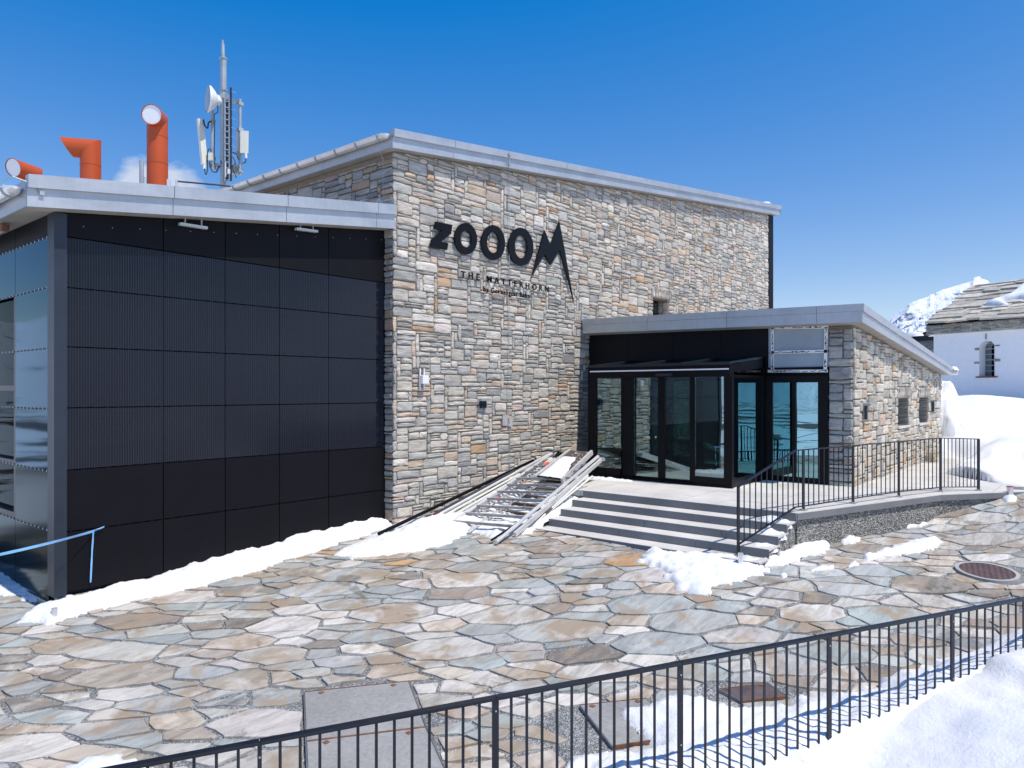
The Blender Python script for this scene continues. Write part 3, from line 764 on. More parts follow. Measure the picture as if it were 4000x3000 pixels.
def textmesh(txt, x0, x1, zb, h, spacing, y=WY - .082, parent=sign, name='lettering', offset=.012, mat='blackletter'):
    cu_ = bpy.data.curves.new('txt', 'FONT'); cu_.body = txt; cu_.size = 1; cu_.extrude = .03; cu_.space_character = spacing; cu_.offset = offset
    o = bpy.data.objects.new('txt', cu_); COL.objects.link(o); bpy.context.view_layer.update()
    me = bpy.data.meshes.new_from_object(o.evaluated_get(bpy.context.evaluated_depsgraph_get())); bpy.data.objects.remove(o)
    co_ = np.array([v_.co for v_ in me.vertices]); mn, mxx = co_.min(0), co_.max(0); sx = (x1 - x0) / (mxx[0] - mn[0]); cap = .70
    sz_ = h / cap
    for v_ in me.vertices: c = v_.co; v_.co = (x0 + (c.x - mn[0]) * sx, y - c.z * .2, zb + c.y * sz_)
    # one object per character: join the loose pieces that overlap sideways
    n = len(me.vertices); par = list(range(n))
    def fd(a):
        while par[a] != a: par[a] = par[par[a]]; a = par[a]
        return a
    for p in me.polygons:
        vs_ = list(p.vertices)
        for b in vs_[1:]: par[fd(vs_[0])] = fd(b)
    comp = {}
    for i in range(n): comp.setdefault(fd(i), []).append(i)
    iv = sorted([[min(me.vertices[i].co.x for i in c), max(me.vertices[i].co.x for i in c), [k]] for k, c in comp.items()])
    grp = []
    for a_, b_, k_ in iv:
        if grp and a_ < grp[-1][1] - .002: grp[-1][1] = max(grp[-1][1], b_); grp[-1][2] += k_
        else: grp.append([a_, b_, list(k_)])
    for g in grp:
        ks = set(g[2]); mb_ = MB(); vid = {}
        for p in me.polygons:
            if fd(p.vertices[0]) in ks:
                f = []
                for i in p.vertices:
                    if i not in vid: vid[i] = len(mb_.v); mb_.v.append(tuple(me.vertices[i].co))
                    f.append(vid[i])
                mb_.f.append(tuple(f)); mb_.c.append(None); mb_.m.append(0)
        mb_.build('small_letter', M[mat], parent)
a = zp(555, 1257); b = zp(1186, 1365)
textmesh('THE MATTERHORN', a[0], b[0], a[2], zp(560, 1214)[2] - a[2], 1.75, offset=.026)
a = zp(717, 1360); b = zp(1049, 1408)
textmesh('by Gornergrat Bahn', a[0], b[0], a[2], zp(720, 1324)[2] - a[2], 1.25, offset=.024)

# ================================================================ things on the stone wall
def wallx(p): return at(p, wy=WY)[0]
p = at(1652, 1483, wy=WY - .08); t = thing('wall_bracket', (p[0], WY - .05, p[2]), 'white box on two upright white rods fixed to the stone wall', 'junction box')
m_ = MB(); m_.box((p[0] - .075, WY - .16, p[2] - .075), (p[0] + .075, WY - .07, p[2] + .075)); m_.build('box', M['white'], t, bevel=.008)
for dx in (-.05, .045): m_ = MB(); m_.box((p[0] + dx - .012, WY - .07, p[2] - .19), (p[0] + dx + .012, WY - .045, p[2] + .20)); m_.build('rod', M['white'], t)
def wall_lamp(x, y, z, n, label, mat1='galv'):
    t = thing('wall_lamp', (x, y, z), label, 'lamp', 'wall lamps on the stonework'); m_ = MB()
    if n == 'y': m_.box((x - .13, y - .15, z - .02), (x + .13, y - .05, z + .02)); m_.build('hood', M[mat1], t); m_ = MB(); m_.box((x - .07, y - .09, z - .16), (x + .07, y - .03, z - .02)); m_.build('body', M['post'], t)
    return t
p = at(1890, 1562, wy=WY - .08); wall_lamp(p[0], WY, p[2], 'y', 'flat grey wall lamp low on the main stone wall under the lettering')
p0 = at(2392, 1096, wy=WY); p1 = at(2437, 1091, wy=WY)
m_ = MB(); m_.tube([(p0[0], WY - .04, p0[2]), (p1[0], WY - .34, p1[2] + .02)], .012, 6); tag(m_.build('iron_rod', M['rust']), 'thin rusty iron rod sticking out of the stone wall right of the lettering', 'rod')

# ================================================================ SOLAR PAVILION (left)
PY = 9.79; SX0, SX1 = 3.28, 8.22
pav = thing('solar_pavilion', (SX0, PY, -2.6), 'low black building clad in solar panels with a pale metal roof edge', 'building')
def psb(x): return 2.09 + (x - 2.80) * .1238
def pst(x): return 2.451 + (x - 2.80) * .1316
m_ = MB(); m_.hexa([(SX0 + .02, PY + .06, -2.75), (8.24, PY + .06, -2.75), (8.24, 18, -2.75), (SX0, 18, -2.75)], [(SX0, PY + .06, psb(SX0)), (8.24, PY + .06, psb(8.24)), (8.24, 18, psb(8.24)), (SX0, 18, psb(SX0))])
# body is hollow at the window on the left face: keep it simple and solid behind
m_.build('wall', M['clad'], pav)
cols = [at(p_, wy=PY)[0] for p_ in (249, 638, 880, 1092, 1284, 1506)]
rows = [1.86, (HY - 1118) / F * 8.80, None, None, None, None, None]
zr = [1.862]
for yy, px_ in ((1120, 245), (1353, 245), (1593, 245), (1837, 245), (2080, 245), (2317, 245)): zr.append((HY - yy) / F * at(px_, wy=PY)[1 - 1 + 0] * 0 + at(px_, yy, wy=PY)[2])
print('cols', [round(c, 2) for c in cols], 'rows', [round(c, 2) for c in zr])
G = .006
for ci in range(5):
    xa, xb = cols[ci] + G, cols[ci + 1] - G
    for ri in range(6):
        zt_, zb_ = zr[ri] - G * 1.6, zr[ri + 1] + G
        m_ = MB(); m_.box((0, 0, 0), (xb - xa, .035, zt_ - zb_))
        isp = ri < 4
        o = m_.build('solar_panel' if isp else 'cladding_panel', M['pv'] if isp else M['clad'], None); o.parent = pav; o.location = Vector((xa, PY, zb_)) - Vector(pav.location)
    m_ = MB(); m_.hexa([(xa, PY, zr[0] + G), (xb, PY, zr[0] + G), (xb, PY + .035, zr[0] + G), (xa, PY + .035, zr[0] + G)], [(xa, PY, psb(xa)), (xb, PY, psb(xb)), (xb, PY + .035, psb(xb)), (xa, PY + .035, psb(xa))])
    m_.build('cladding_panel', M['clad'], pav)
# clips along the horizontal joints and screws under the eave
m_ = MB(); rr = random.Random(6)
for z_ in zr[1:6]:
    x = cols[0] + .08
    while x < cols[-1]: m_.box((x - .011, PY - .003, z_ - .009), (x + .011, PY + .01, z_ + .007)); x += .137
m_.build('panel_clips', M['clad'], pav, kind='stuff')
m_ = MB()
for k in range(15):
    x = SX0 + .2 + k * .335; z_ = psb(x) - .16; m_.tube([(x, PY - .008, z_), (x, PY + .01, z_)], .0055, 6)
m_.build('screws', M['galv'], pav, kind='stuff')
# corner post
m_ = MB(); m_.box((SX0 - .13, PY - .03, -2.47), (SX0 + .008, 9.98, psb(SX0 - .13) - .005)); m_.build('corner_post', M['post'], pav)
# left face: glazed panels and dark window, seen steeply from the side
LX = SX0 - .115
seams = [9.86, 10.62 + .68, 12.9]
yl = [9.985, at(60, wx=LX)[1], 14.5]
zl = [at(190, y_, wx=LX)[2] for y_ in (925, 1122, 1360, 1597, 1840, 2072, 2345)]
for (ya, yb) in zip(yl[:-1], yl[1:]):
    for k in range(len(zl) - 1):
        if ya > 10 and 0 < k < 5: continue
        m_ = MB(); m_.box((LX, ya + .006, zl[k + 1] + .006), (LX + .03, yb - .006, zl[k] - .008)); m_.build('glass_panel', M['mirror'] if k < 4 else M['mirror2'], pav)
    m_ = MB(); m_.box((LX, ya + .006, zl[0] + .01), (LX + .03, yb - .006, psb(LX))); m_.build('cladding_panel', M['clad'], pav)
m_ = MB(); ya = yl[1]
m_.box((LX + .005, ya + .01, zl[5]), (LX + .12, ya + .08, zl[0])); m_.box((LX + .005, ya + .08, zl[0] - .08), (LX + .12, 14.5, zl[0])); m_.box((LX + .005, ya + .08, zl[5]), (LX + .12, 14.5, zl[5] + .08)); m_.box((LX + .005, ya + .08, .0), (LX + .12, 14.5, .07))
m_.box((LX + .005, ya + .08, -.98), (LX + .12, 14.5, -.92))
w_ = m_.build('window_frame', M['fence'], pav)
m_ = MB(); m_.box((LX + .09, ya + .08, zl[5] + .08), (LX + .10, 14.5, zl[0] - .08)); m_.build('pane', mk_glass('dark_pane', (.01, .02, .02), -.16), w_)
m_ = MB()
for z_ in zl[:6]:
    y_ = yl[0] + .06
    while y_ < 12: m_.box((LX - .006, y_ - .014, z_ - .012), (LX + .02, y_ + .014, z_ + .012)); y_ += .14
m_.build('panel_clips', M['galv'], pav, kind='stuff')
# plinth of checker plate
m_ = MB(); m_.box((SX0 - .10, PY + .02, -2.85), (8.2, PY + .05, -2.49)); m_.build('plinth', M['plate'], pav)
m_ = MB(); m_.box((SX0 - .125, PY + .02, -2.85), (SX0 - .101, 14.5, zl[-1] - .02)); m_.build('plinth', M['plate'], pav)
# roof of the pavilion
PFY = 9.53; PX0, PX1 = 2.80, 8.245
m_ = MB(); slope_box(m_, PX0 + .03, PX1 - .002, PFY + .03, 18.3, lambda x: psb(x) + .004, lambda x: pst(x) - .03); prf = m_.build('roof', M['sof'], pav)
fascia(prf, PX0, PX1, PFY, psb, pst, [at(p_, wy=PFY)[0] for p_ in (676, 1119, 1471)])
m_ = MB(); m_.box((PX0 - .002, PFY + .03, psb(PX0) + .005), (PX0 + .03, 18.3, pst(PX0) - .06)); m_.build('eave_board', M['zinc'], prf)
gutter(prf, PX0 - .095, PFY + .14, 18, pst(PX0) - .14, .085, 12)
m_ = MB(); m_.box((PX0 + .12, PFY - .03, pst(PX0) - .21), (PX0 + .17, PFY + .02, pst(PX0) - .16)); m_.tube([(PX0 + .14, PFY - .02, pst(PX0) - .18), (PX0 + .02, PFY - .01, pst(PX0) - .09), (PX0 - .12, PFY + .05, pst(PX0) - .04), (PX0 - .16, PFY + .3, pst(PX0) - .06)], .006, 6)
m_.build('lightning_wire', M['galv'], prf)
# soffit strip lights
for (pa, pb, yy) in ((705, 812, 880), (1160, 1243, 900)):
    xa, xb = at(pa, wy=PFY + .12)[0], at(pb, wy=PFY + .12)[0]
    t = thing('strip_light', (xa, PFY + .12, psb(xa)), 'long grey strip light under the pale roof edge, ' + ('the left one' if pa < 800 else 'the right one near the stone corner'), 'lamp', 'strip lights under the pavilion roof')
    wl = PFY + .17; A_, B_ = at(pa, yy - 12, wy=wl), at(pb, yy + (5 if pa < 800 else -1), wy=wl)
    m_ = MB(); m_.hexa([(A_[0], wl, A_[2] - .035), (B_[0], wl, B_[2] - .035), (B_[0], wl + .07, B_[2] - .035), (A_[0], wl + .07, A_[2] - .035)], [(A_[0], wl, A_[2]), (B_[0], wl, B_[2]), (B_[0], wl + .07, B_[2]), (A_[0], wl + .07, A_[2])]); m_.build('housing', M['lamp'], t)
    m_ = MB()
    for u in (.2, .8): x_ = A_[0] + (B_[0] - A_[0]) * u; m_.box((x_ - .008, wl + .02, A_[2] + (B_[2] - A_[2]) * u), (x_ + .008, wl + .04, psb(x_) + .01))
    m_.build('hanger', M['galv'], t)
t = thing('strip_light', (PX0 + .15, 11.3, psb(PX0)), 'metal strip light under the left eave at the picture edge', 'lamp', 'strip lights under the pavilion roof')
m_ = MB(); m_.box((PX0 + .10, 10.85, psb(PX0) - .07), (PX0 + .16, 12.6, psb(PX0) - .01)); m_.build('housing', M['steel'], t)
m_ = MB(); m_.box((PX0 + .09, 10.75, psb(PX0) - .08), (PX0 + .17, 10.845, psb(PX0) - .004)); m_.build('end_cap', M['rust'], t)
# snow on the pavilion roof and a small rail of the lightning system
m_ = MB(); t = thing('roof_wire', (6, 10.6, 2.9), 'thin dark lightning wire on short steel pins along the pavilion roof', 'wire')
wp = [at(p_, y_, wy=10.9) for p_, y_ in ((690, 708), (850, 722), (900, 728))]
m_.tube([(a_[0], a_[1], a_[2]) for a_ in wp], .014, 6); m_.build('wire', M['cable'], t)
for p_, y_, h_ in ((690, 702, .3), (567, 692, .35), (661, 703, .3), (655, 700, .3)):
    a_ = at(p_, y_, wy=10.85); m_ = MB(); m_.tube([a_, (a_[0], a_[1], pst(a_[0]) - .05)], .015, 6); m_.build('pin', M['steel'], t)
a_ = at(553, 629, wy=11.2); m_ = MB(); m_.tube([(a_[0], a_[1], a_[2]), (a_[0], a_[1], 2.6)], .032, 10); tag(m_.build('vent_pipe', M['galv']), 'thin grey metal pipe standing left of the tall orange pipe', 'pipe')

# ---- orange ventilation pipes
def orange_pipe(px, pyb, wy, r, z_el, dirv, arm, label, cut=.35):
    b = at(px, wy=wy); base = Vector((b[0], b[1], 2.2)); t = thing('ventilation_pipe', base, label, 'pipe', 'orange ventilation pipes behind the roof edge')
    E = Vector((b[0], b[1], z_el)); D = Vector(dirv).normalized(); n = 28; up = Vector((0, 0, 1)); S = up.cross(D).normalized()
    lo, mid, en, me_ = [], [], [], []
    for k in range(n):
        a = 2 * math.pi * k / n; c, s_ = math.cos(a), math.sin(a)
        off = S * (c * r) + D * (s_ * r)
        lo.append(base + off)
        # mitre joint of the elbow: plane through E normal to (up + -D)
        mid.append(E + off - up * (off.dot(D)) * 1.0 + up * 0)
        o2 = S * (c * r) - up * (s_ * r)
        # slanted mouth: upper edge reaches further out than the lower
        en.append(E + o2 + D * (arm + (-s_) * r * cut))
    mid = [E + S * (math.cos(2 * math.pi * k / n) * r) + D * (math.sin(2 * math.pi * k / n) * r) - up * (math.sin(2 * math.pi * k / n) * r) for k in range(n)]
    m_ = MB(); m_.add(lo + mid, [(k, (k + 1) % n, n + (k + 1) % n, n + k) for k in range(n)]); m_.build('riser', M['orange'], t, smooth=True)
    m_ = MB(); inn = [E + S * (math.cos(2 * math.pi * k / n) * r * .94) - up * (math.sin(2 * math.pi * k / n) * r * .94) + D * (arm + (-math.sin(2 * math.pi * k / n)) * r * cut) for k in range(n)]
    m_.add(mid + en + inn, [(k, (k + 1) % n, n + (k + 1) % n, n + k) for k in range(n)] + [(n + k, n + (k + 1) % n, 2 * n + (k + 1) % n, 2 * n + k) for k in range(n)]); m_.build('outlet', M['orange'], t, smooth=False)
    for zr_ in (.12, .55):
        if E.z - r - zr_ > base.z + .3: m_ = MB(); m_.tube([E - up * (r + zr_ + .006), E - up * (r + zr_ - .006)], r + .004, 28, caps=False); m_.build('seam', M['orange'], t)
    m_ = MB(); bp = Vector((E.x, E.y, pst(E.x) + .32)) + Vector((-.45, -.89, 0)) * (r + .004); m_.tube([bp, bp + Vector((-.45, -.89, 0)) * .01], .010, 8); m_.build('bolt', M['steel'], t)
    m_ = MB(); m_.add([p_ - D * .012 for p_ in inn], [tuple(range(n))]); m_.build('mouth', M['mouth'], t)
    return t
def cdir(r, d): return (SA * r + CA * d, -CA * r + SA * d, 0)
orange_pipe(615, 732, 12.0, .158, at(615, 470, wy=12.0)[2], cdir(.12, -.99), .26, 'tall orange pipe with its round mouth facing the viewer', .12)
orange_pipe(354, 700, 12.8, .152, at(354, 582, wy=12.8)[2], cdir(-.97, -.25), .345, 'orange pipe bent to the left, seen from the side, middle of three', .62)
orange_pipe(126, 700, 15.5, .16, at(126, 681, wy=15.5)[2], cdir(-.18, -.98), .42, 'low orange pipe at the far left with only its bent top above the roof', .25)

# ---- antenna mast, standing behind the roof; coordinates relative to a plane facing the viewer
MD = 24.0
def mp(px, py, off=0.0):
    d = MD + off; q = (px - 2000) / F; return Vector((d * (CA + SA * q), d * (SA - CA * q), (HY - py) * d / F))
mast = thing('antenna_mast', mp(868, 716), 'tall grey antenna mast with climbing ladder, dish and panel antennas behind the gutter', 'antenna mast')
def mz(x, y): return 700 + x / 2.37, 100 + y / 2.37
def mq(x, y, off=0.0): return mp(*mz(x, y), off)
sdv = Vector((SA, -CA, 0)); fdv = Vector((CA, SA, 0))
base = mq(408, 1440); base.z = 4.6
m_ = MB(); m_.tube([base, mq(409, 305)], .105, 16); m_.tube([mq(407, 305), mq(403, 170)], .058, 12); m_.tube([mq(403, 172), mq(402, 135)], .026, 8)
for y in (305, 600, 680, 980, 1225, 1300): m_.tube([mq(408, y + 5), mq(408, y - 5)], .135, 16)
m_.build('pole', M['galv'], mast, smooth=False)
m_ = MB(); off = -.22
m_.tube([mq(478, 575, off), mq(480, 1440, off)], .032, 8); m_.build('ladder_rail', M['post'], mast)
m_ = MB(); m_.bar(mq(425, 640, off), mq(425, 1445, off), .05, .02, up=fdv); m_.bar(mq(465, 640, off), mq(465, 1445, off), .05, .02, up=fdv); m_.build('ladder_rail', M['galv'], mast)
for k in range(14):
    y = 700 + k * 56; m_ = MB(); m_.bar(mq(425, y, off), mq(465, y + 4, off), .04, .03); m_.build('rung', M['galv'], mast)
for k in range(8):
    y = 612 + k * 85 + (80 if k else 0) ; m_ = MB(); m_.tube([mq(480, y - 6, off), mq(522, y + 8, off - .1)], .013, 6); m_.build('peg', M['galv'], mast)
m_ = MB(); m_.hexa([mq(425, 625, -.2), mq(472, 632, -.2), mq(472, 690, -.2), mq(425, 683, -.2)], [mq(425, 625, -.15), mq(472, 632, -.15), mq(472, 690, -.15), mq(425, 683, -.15)]); m_.build('plate', M['galv'], mast)
m_ = MB(); m_.bar(mq(430, 1265, -.3), mq(430, 1400, -.3), .02, .02)
m_.hexa([mq(447, 1325, -.3), mq(472, 1328, -.3), mq(472, 1372, -.3), mq(447, 1369, -.3)], [mq(447, 1325, -.26), mq(472, 1328, -.26), mq(472, 1372, -.26), mq(447, 1369, -.26)]); m_.build('sign_plate', M['white'], mast)
for k in range(24):
    y = 660 + k * 33; m_ = MB(); m_.bar(mq(430, y, -.16), mq(430 + 30, y + 3, -.16), .05, .07 + .02 * (k % 3)); m_.build('ladder_shadow_bar', M['cable'], mast)  # dark bars added in place of the ladder's shadow lattice on the pole
m_ = MB(); m_.bar(mq(436, 650, -.15), mq(436, 1440, -.15), .05, .03, up=fdv); m_.build('cable_shadow_strip', M['cable'], mast)  # dark strip added for cables and for the ladder's shading on the pole
# side arms and outriggers
for (xa, ya, xb, yb, w_) in ((400, 655, 572, 728, .12), (350, 660, 400, 672, .12), (400, 1290, 575, 1345, .14), (330, 1290, 400, 1305, .14)):
    m_ = MB(); m_.bar(mq(xa, ya, .12), mq(xb, yb, .12), .05, w_); m_.build('side_arm', M['galv'], mast)
m_ = MB(); m_.tube([mq(563, 680, .1), mq(564, 1388, .1)], .052, 12)
for y in (725, 965, 1180, 1345): m_.box(tuple(mq(563, y, .1) - Vector((.08, .08, .05))), tuple(mq(563, y, .1) + Vector((.08, .08, .05))))
m_.build('side_pole', M['galv'], mast)
m_ = MB(); m_.tube([mq(306, 600, .1), mq(308, 1320, .1)], .052, 12)
for y in (890, 1230, 1305): m_.box(tuple(mq(307, y, .1) - Vector((.08, .08, .06))), tuple(mq(307, y, .1) + Vector((.08, .08, .06))))
m_.build('side_pole', M['galv'], mast)
# microwave dish: a drum with a grey face turned left
dc = mq(262, 677, -.25); ax = (-sdv * .80 - fdv * .55 + Vector((0, 0, .02))).normalized(); dr = .415
def ring(c, a, r, n=32):
    s_ = a.cross(Vector((0, 0, 1))).normalized(); u = s_.cross(a); return [c + s_ * math.cos(2 * math.pi * k / n) * r + u * math.sin(2 * math.pi * k / n) * r for k in range(n)]
dish = MB(); n = 32; rs = [ring(dc, ax, dr), ring(dc - ax * .07, ax, dr * 1.0), ring(dc - ax * .20, ax, dr * .70), ring(dc - ax * .30, ax, dr * .38), ring(dc - ax * .42, ax, dr * .3)]
dish.v = [tuple(p) for r_ in rs for p in r_]
for i in range(4):
    for k in range(n): dish.f.append((i * n + k, i * n + (k + 1) % n, (i + 1) * n + (k + 1) % n, (i + 1) * n + k))
dish.f.append(tuple(4 * n + k for k in range(n))); dish.c = [None] * len(dish.f); dish.m = [0] * len(dish.f)
do = dish.build('dish', M['white'], mast)
m_ = MB(); m_.add([p - ax * -.004 for p in ring(dc, ax, dr * .965)], [tuple(range(n))]); m_.build('dish_cover', M['zinc'], do)
m_ = MB(); m_.bar(mq(345, 645, -.05), mq(345, 735, -.05), .2, .12, up=fdv); m_.bar(mq(370, 652, 0), mq(370, 735, 0), .16, .16, up=fdv); m_.build('radio_unit', M['plastic'], do)
# panel antennas
def panel_ant(x0, y0, x1, y1, w_, dp, yaw, off):
    m_ = MB(); a, b = mq(x0, y0, off), mq(x1, y1, off); u = sdv * math.cos(yaw) + fdv * math.sin(yaw); v_ = (b - a).normalized(); nrm = u.cross(v_).normalized()
    k = [(-w_ / 2, 0), (-w_ / 2 * .8, dp), (w_ / 2 * .8, dp), (w_ / 2, 0), (w_ / 2, -dp * .4), (-w_ / 2, -dp * .4)]
    m_.hexa([a + u * i + nrm * j for i, j in k], [b + u * i + nrm * j for i, j in k]); return m_.build('panel_antenna', M['plastic'], mast)
panel_ant(195, 868, 235, 1285, .20, .09, 1.0, -.1)
m_ = MB(); m_.tube([mq(232, 1280, -.1), mq(234, 1325, -.1)], .045, 8); m_.build('antenna_foot', M['white'], mast)
panel_ant(606, 975, 602, 1180, .26, .05, .15, -.02)
m_ = MB(); m_.bar(mq(545, 975, .2), mq(543, 1210, .2), .10, .05, up=fdv); m_.tube([mq(619, 1180), mq(618, 1228)], .04, 8); m_.build('antenna_foot', M['white'], mast)
m_ = MB(); m_.bar(mq(295, 1180, -.1), mq(293, 1250, -.1), .14, .12, up=fdv); m_.build('amplifier', M['plastic'], mast)
m_ = MB(); m_.box(tuple(mq(510, 1290, .3) - Vector((.12, .12, .0))), tuple(mq(510, 1375, .3) + Vector((.12, .12, 0)))); m_.build('equipment_box', M['galv'], mast)
def cbl(pts, r=.016, parent=mast, off=-.1):
    P_ = [mq(x, y, off) for x, y in pts]; o = []
    for i in range(len(P_) - 1):
        a, b, c, d_ = P_[max(i - 1, 0)], P_[i], P_[i + 1], P_[min(i + 2, len(P_) - 1)]
        for t in (0, .25, .5, .75): o.append(.5 * ((2 * b) + (c - a) * t + (2 * a - 5 * b + 4 * c - d_) * t * t + (3 * b - a - 3 * c + d_) * t ** 3))
    o.append(P_[-1]); m_ = MB(); m_.tube(o, r, 6); return m_.build('cable', M['cable'], parent)
cbl([(355, 740), (357, 800), (325, 830), (328, 950), (325, 1200), (340, 1330), (385, 1290), (385, 1250)])
cbl([(225, 870), (235, 920), (262, 950), (272, 900), (300, 885)], .024)
cbl([(235, 1325), (245, 1380), (262, 1330), (262, 1180), (285, 1140), (300, 1180)])
cbl([(280, 1260), (300, 1340), (345, 1355), (365, 1300)], .02)
cbl([(495, 1175), (530, 1190), (550, 1240)], .022); cbl([(619, 1228), (612, 1265), (585, 1275)]); cbl([(495, 1215), (520, 1270), (495, 1310), (530, 1410)])

# ================================================================ ENTRANCE ANNEX (right)
AX, AY = 14.18, 3.78; AX1 = 22.1
annex = thing('entrance_annex', (AX, AY, -1.75), 'single storey entrance wing with stone side wall, glass front and grey roof edge', 'building')
RFX, RFY = 13.87, 3.55; ARX1 = at(3716, wy=RFY)[0]
def ab(x): return 1.215 + (x - RFX) * (-.80 / (ARX1 - RFX))
def at_(x): return 1.54 + (x - RFX) * (-.90 / (ARX1 - RFX))
def tiltf(y): return (y - RFY) * .0165      # the front edge rises slightly towards the big wall
ZL = -1.75
AW = [(at(3503, wy=AY)[0], at(3546, wy=AY)[0], at(3525, 1663, wy=AY)[2], at(3525, 1556, wy=AY)[2]), (at(3585, wy=AY)[0], at(3621, wy=AY)[0], at(3603, 1652, wy=AY)[2], at(3603, 1554, wy=AY)[2])]
print('annex windows', AW, ARX1)
AX1 = at(3676, wy=AY)[0]
m_ = MB(); xs = [AX + .02, AW[0][0], AW[0][1], AW[1][0], AW[1][1], AX1]
def aseg(x0, x1, z0, z1=None, y1=AY + .34):
    m_.hexa([(x0, AY, z0), (x1, AY, z0), (x1, y1, z0), (x0, y1, z0)], [(x0, AY, ab(x0) if z1 is None else z1), (x1, AY, ab(x1) if z1 is None else z1), (x1, y1, ab(x1) if z1 is None else z1), (x0, y1, ab(x0) if z1 is None else z1)])
aseg(xs[0], xs[1], -2.6); aseg(xs[2], xs[3], -2.6); aseg(xs[4], xs[5], -2.6)
for k, w_ in enumerate(AW): aseg(w_[0], w_[1], -2.6, w_[2]); aseg(w_[0], w_[1], w_[3])
PIERY = at(3238, wx=AX)[1]
m_.box((AX + .02, AY + .34, -2.6), (AX + .36, PIERY, ab(AX)))
m_.box((AX1 - .34, AY + .34, -2.6), (AX1, WY - .01, ab(AX1)))
m_.build('wall', M['mortar'], annex)
z0 = -2.45; cu_, cv_ = .118, .062
st = layout(AX1 - AX, 4.2, cu_, cv_, sz_annex, random.Random(31), lambda u, v_: v_ + z0 < ab(AX + u) - .03 and not any(w_[0] - .03 < AX + u < w_[1] + .03 and w_[2] - .06 < v_ + z0 < w_[3] + .24 for w_ in AW))
masonry(annex, (AX, AY, z0), (1, 0, 0), (0, -1, 0), st, 41, nind=230, pal=[((.56, .51, .43), 6), ((.47, .45, .39), 4), ((.64, .59, .50), 5), ((.56, .45, .34), 2.5), ((.52, .36, .21), .45), ((.40, .39, .35), 2)], prot=(.015, .04))
st = layout(PIERY - AY, 4.0, .085, .078, sz_quoin, random.Random(32), lambda u, v_: v_ + z0 < ab(AX) - .03)
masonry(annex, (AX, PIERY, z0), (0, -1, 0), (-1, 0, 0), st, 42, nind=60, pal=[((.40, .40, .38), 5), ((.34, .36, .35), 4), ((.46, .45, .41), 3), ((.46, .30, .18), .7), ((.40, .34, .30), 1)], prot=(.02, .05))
for w_ in AW:
    m_ = MB(); m_.box((w_[0], AY + .26, w_[2]), (w_[1], AY + .30, w_[3])); wn = m_.build('window', M['black'], annex)
    m_ = MB(); m_.box((w_[0] + .04, AY + .252, w_[2] + .04), (w_[1] - .04, AY + .259, w_[3] - .04)); m_.build('pane', M['wpane'], wn)
    for (O_, U_, N_) in (((w_[1] - .001, AY + .27, w_[2]), (0, -1, 0), (-1, 0, 0)),):
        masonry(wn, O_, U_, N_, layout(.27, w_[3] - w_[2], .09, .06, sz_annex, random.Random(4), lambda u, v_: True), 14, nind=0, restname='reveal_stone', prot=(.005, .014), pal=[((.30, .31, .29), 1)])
    m_ = MB(); rr = random.Random(2); x = w_[0] - .10
    while x < w_[1] + .08:
        ww = rr.uniform(.045, .07); stone_geo(m_, (0, AY, 0), (1, 0, 0), (0, -1, 0), x, w_[3] + .005, ww, .24, rr, .010, (.03, .05), pick(PAL, rr)); x += ww
    m_.build('lintel', M['stone'], annex, fixn=False)
    m_ = MB(); m_.box((w_[0] - .04, AY - .06, w_[2] - .05), (w_[1] + .04, AY + .25, w_[2] - .002)); m_.build('sill', M['granite'], annex, bevel=.006)
# glazed front: fascia of dark boards, unfinished white-framed bay, frames and panes
GY1 = WY
def fy(p_): return at(p_, wx=AX)[1]
yb = [WY - .002, fy(2456), fy(2630), fy(2817), fy(3000)]
ztop = lambda y: 1.25 + tiltf(y)
for a_, b_ in zip(yb[:-1], yb[1:]):
    m_ = MB(); m_.box((AX, b_ + .004, .46), (AX + .03, a_ - .004, 1.30)); m_.build('cladding_panel', M['clad'], annex)
m_ = MB(); m_.box((AX + .05, PIERY, .30), (AX + .10, WY - .002, 1.25)); m_.build('backing', M['black'], annex)
# the unfinished bay
ya, yc = fy(3000), PIERY
zB = [at(3120, y_, wx=AX)[2] for y_ in (1275, 1375, 1432)]
m_ = MB(); m_.box((AX + .0, yc + .002, zB[1] + .006), (AX + .03, ya - .01, zB[0] + .02)); m_.build('insulation_board', M['insul'], annex)
m_ = MB(); m_.box((AX + .0, yc + .002, zB[2] - .01), (AX + .03, ya - .01, zB[1] - .006)); m_.build('insulation_board', M['insul'], annex)
def strip(px0, py0, px1, py1, w_=.06):
    a_, b_ = at(px0, py0, wx=AX - .03), at(px1, py1, wx=AX - .03); m_ = MB()
    m_.bar((a_[0], a_[1], a_[2]), (b_[0], b_[1], b_[2]), .03, w_, up=(0, 0, 1) if abs(px1 - px0) > 30 else (0, 1, 0)); o = m_.build('metal_strip', M['alu'], annex)
    g = MB(); A_, B_ = Vector(a_), Vector(b_); L = (B_ - A_).length; n_ = int(L / .05); rr = random.Random(int(px0 + py1)); side = Vector((0, 0, 1)) if abs(px1 - px0) > 30 else Vector((0, 1, 0)); run = False; P_ = None
    for k in range(n_ + 1):
        q_ = A_.lerp(B_, (k + .3) / (n_ + .6)) + Vector((-.018, 0, 0)) + side * rr.uniform(-.014, .014)
        if P_ is not None and rr.random() < .72: g.bar(P_, q_, .008, .010)
        P_ = q_
    for k in range(3):
        q_ = A_.lerp(B_, rr.uniform(.05, .95)) + Vector((-.018, 0, 0)); g.box(tuple(q_ - Vector((.004, .014, .014))), tuple(q_ + Vector((.004, .014, .014))))
    g.build('glue_bead', M['glue'], o)
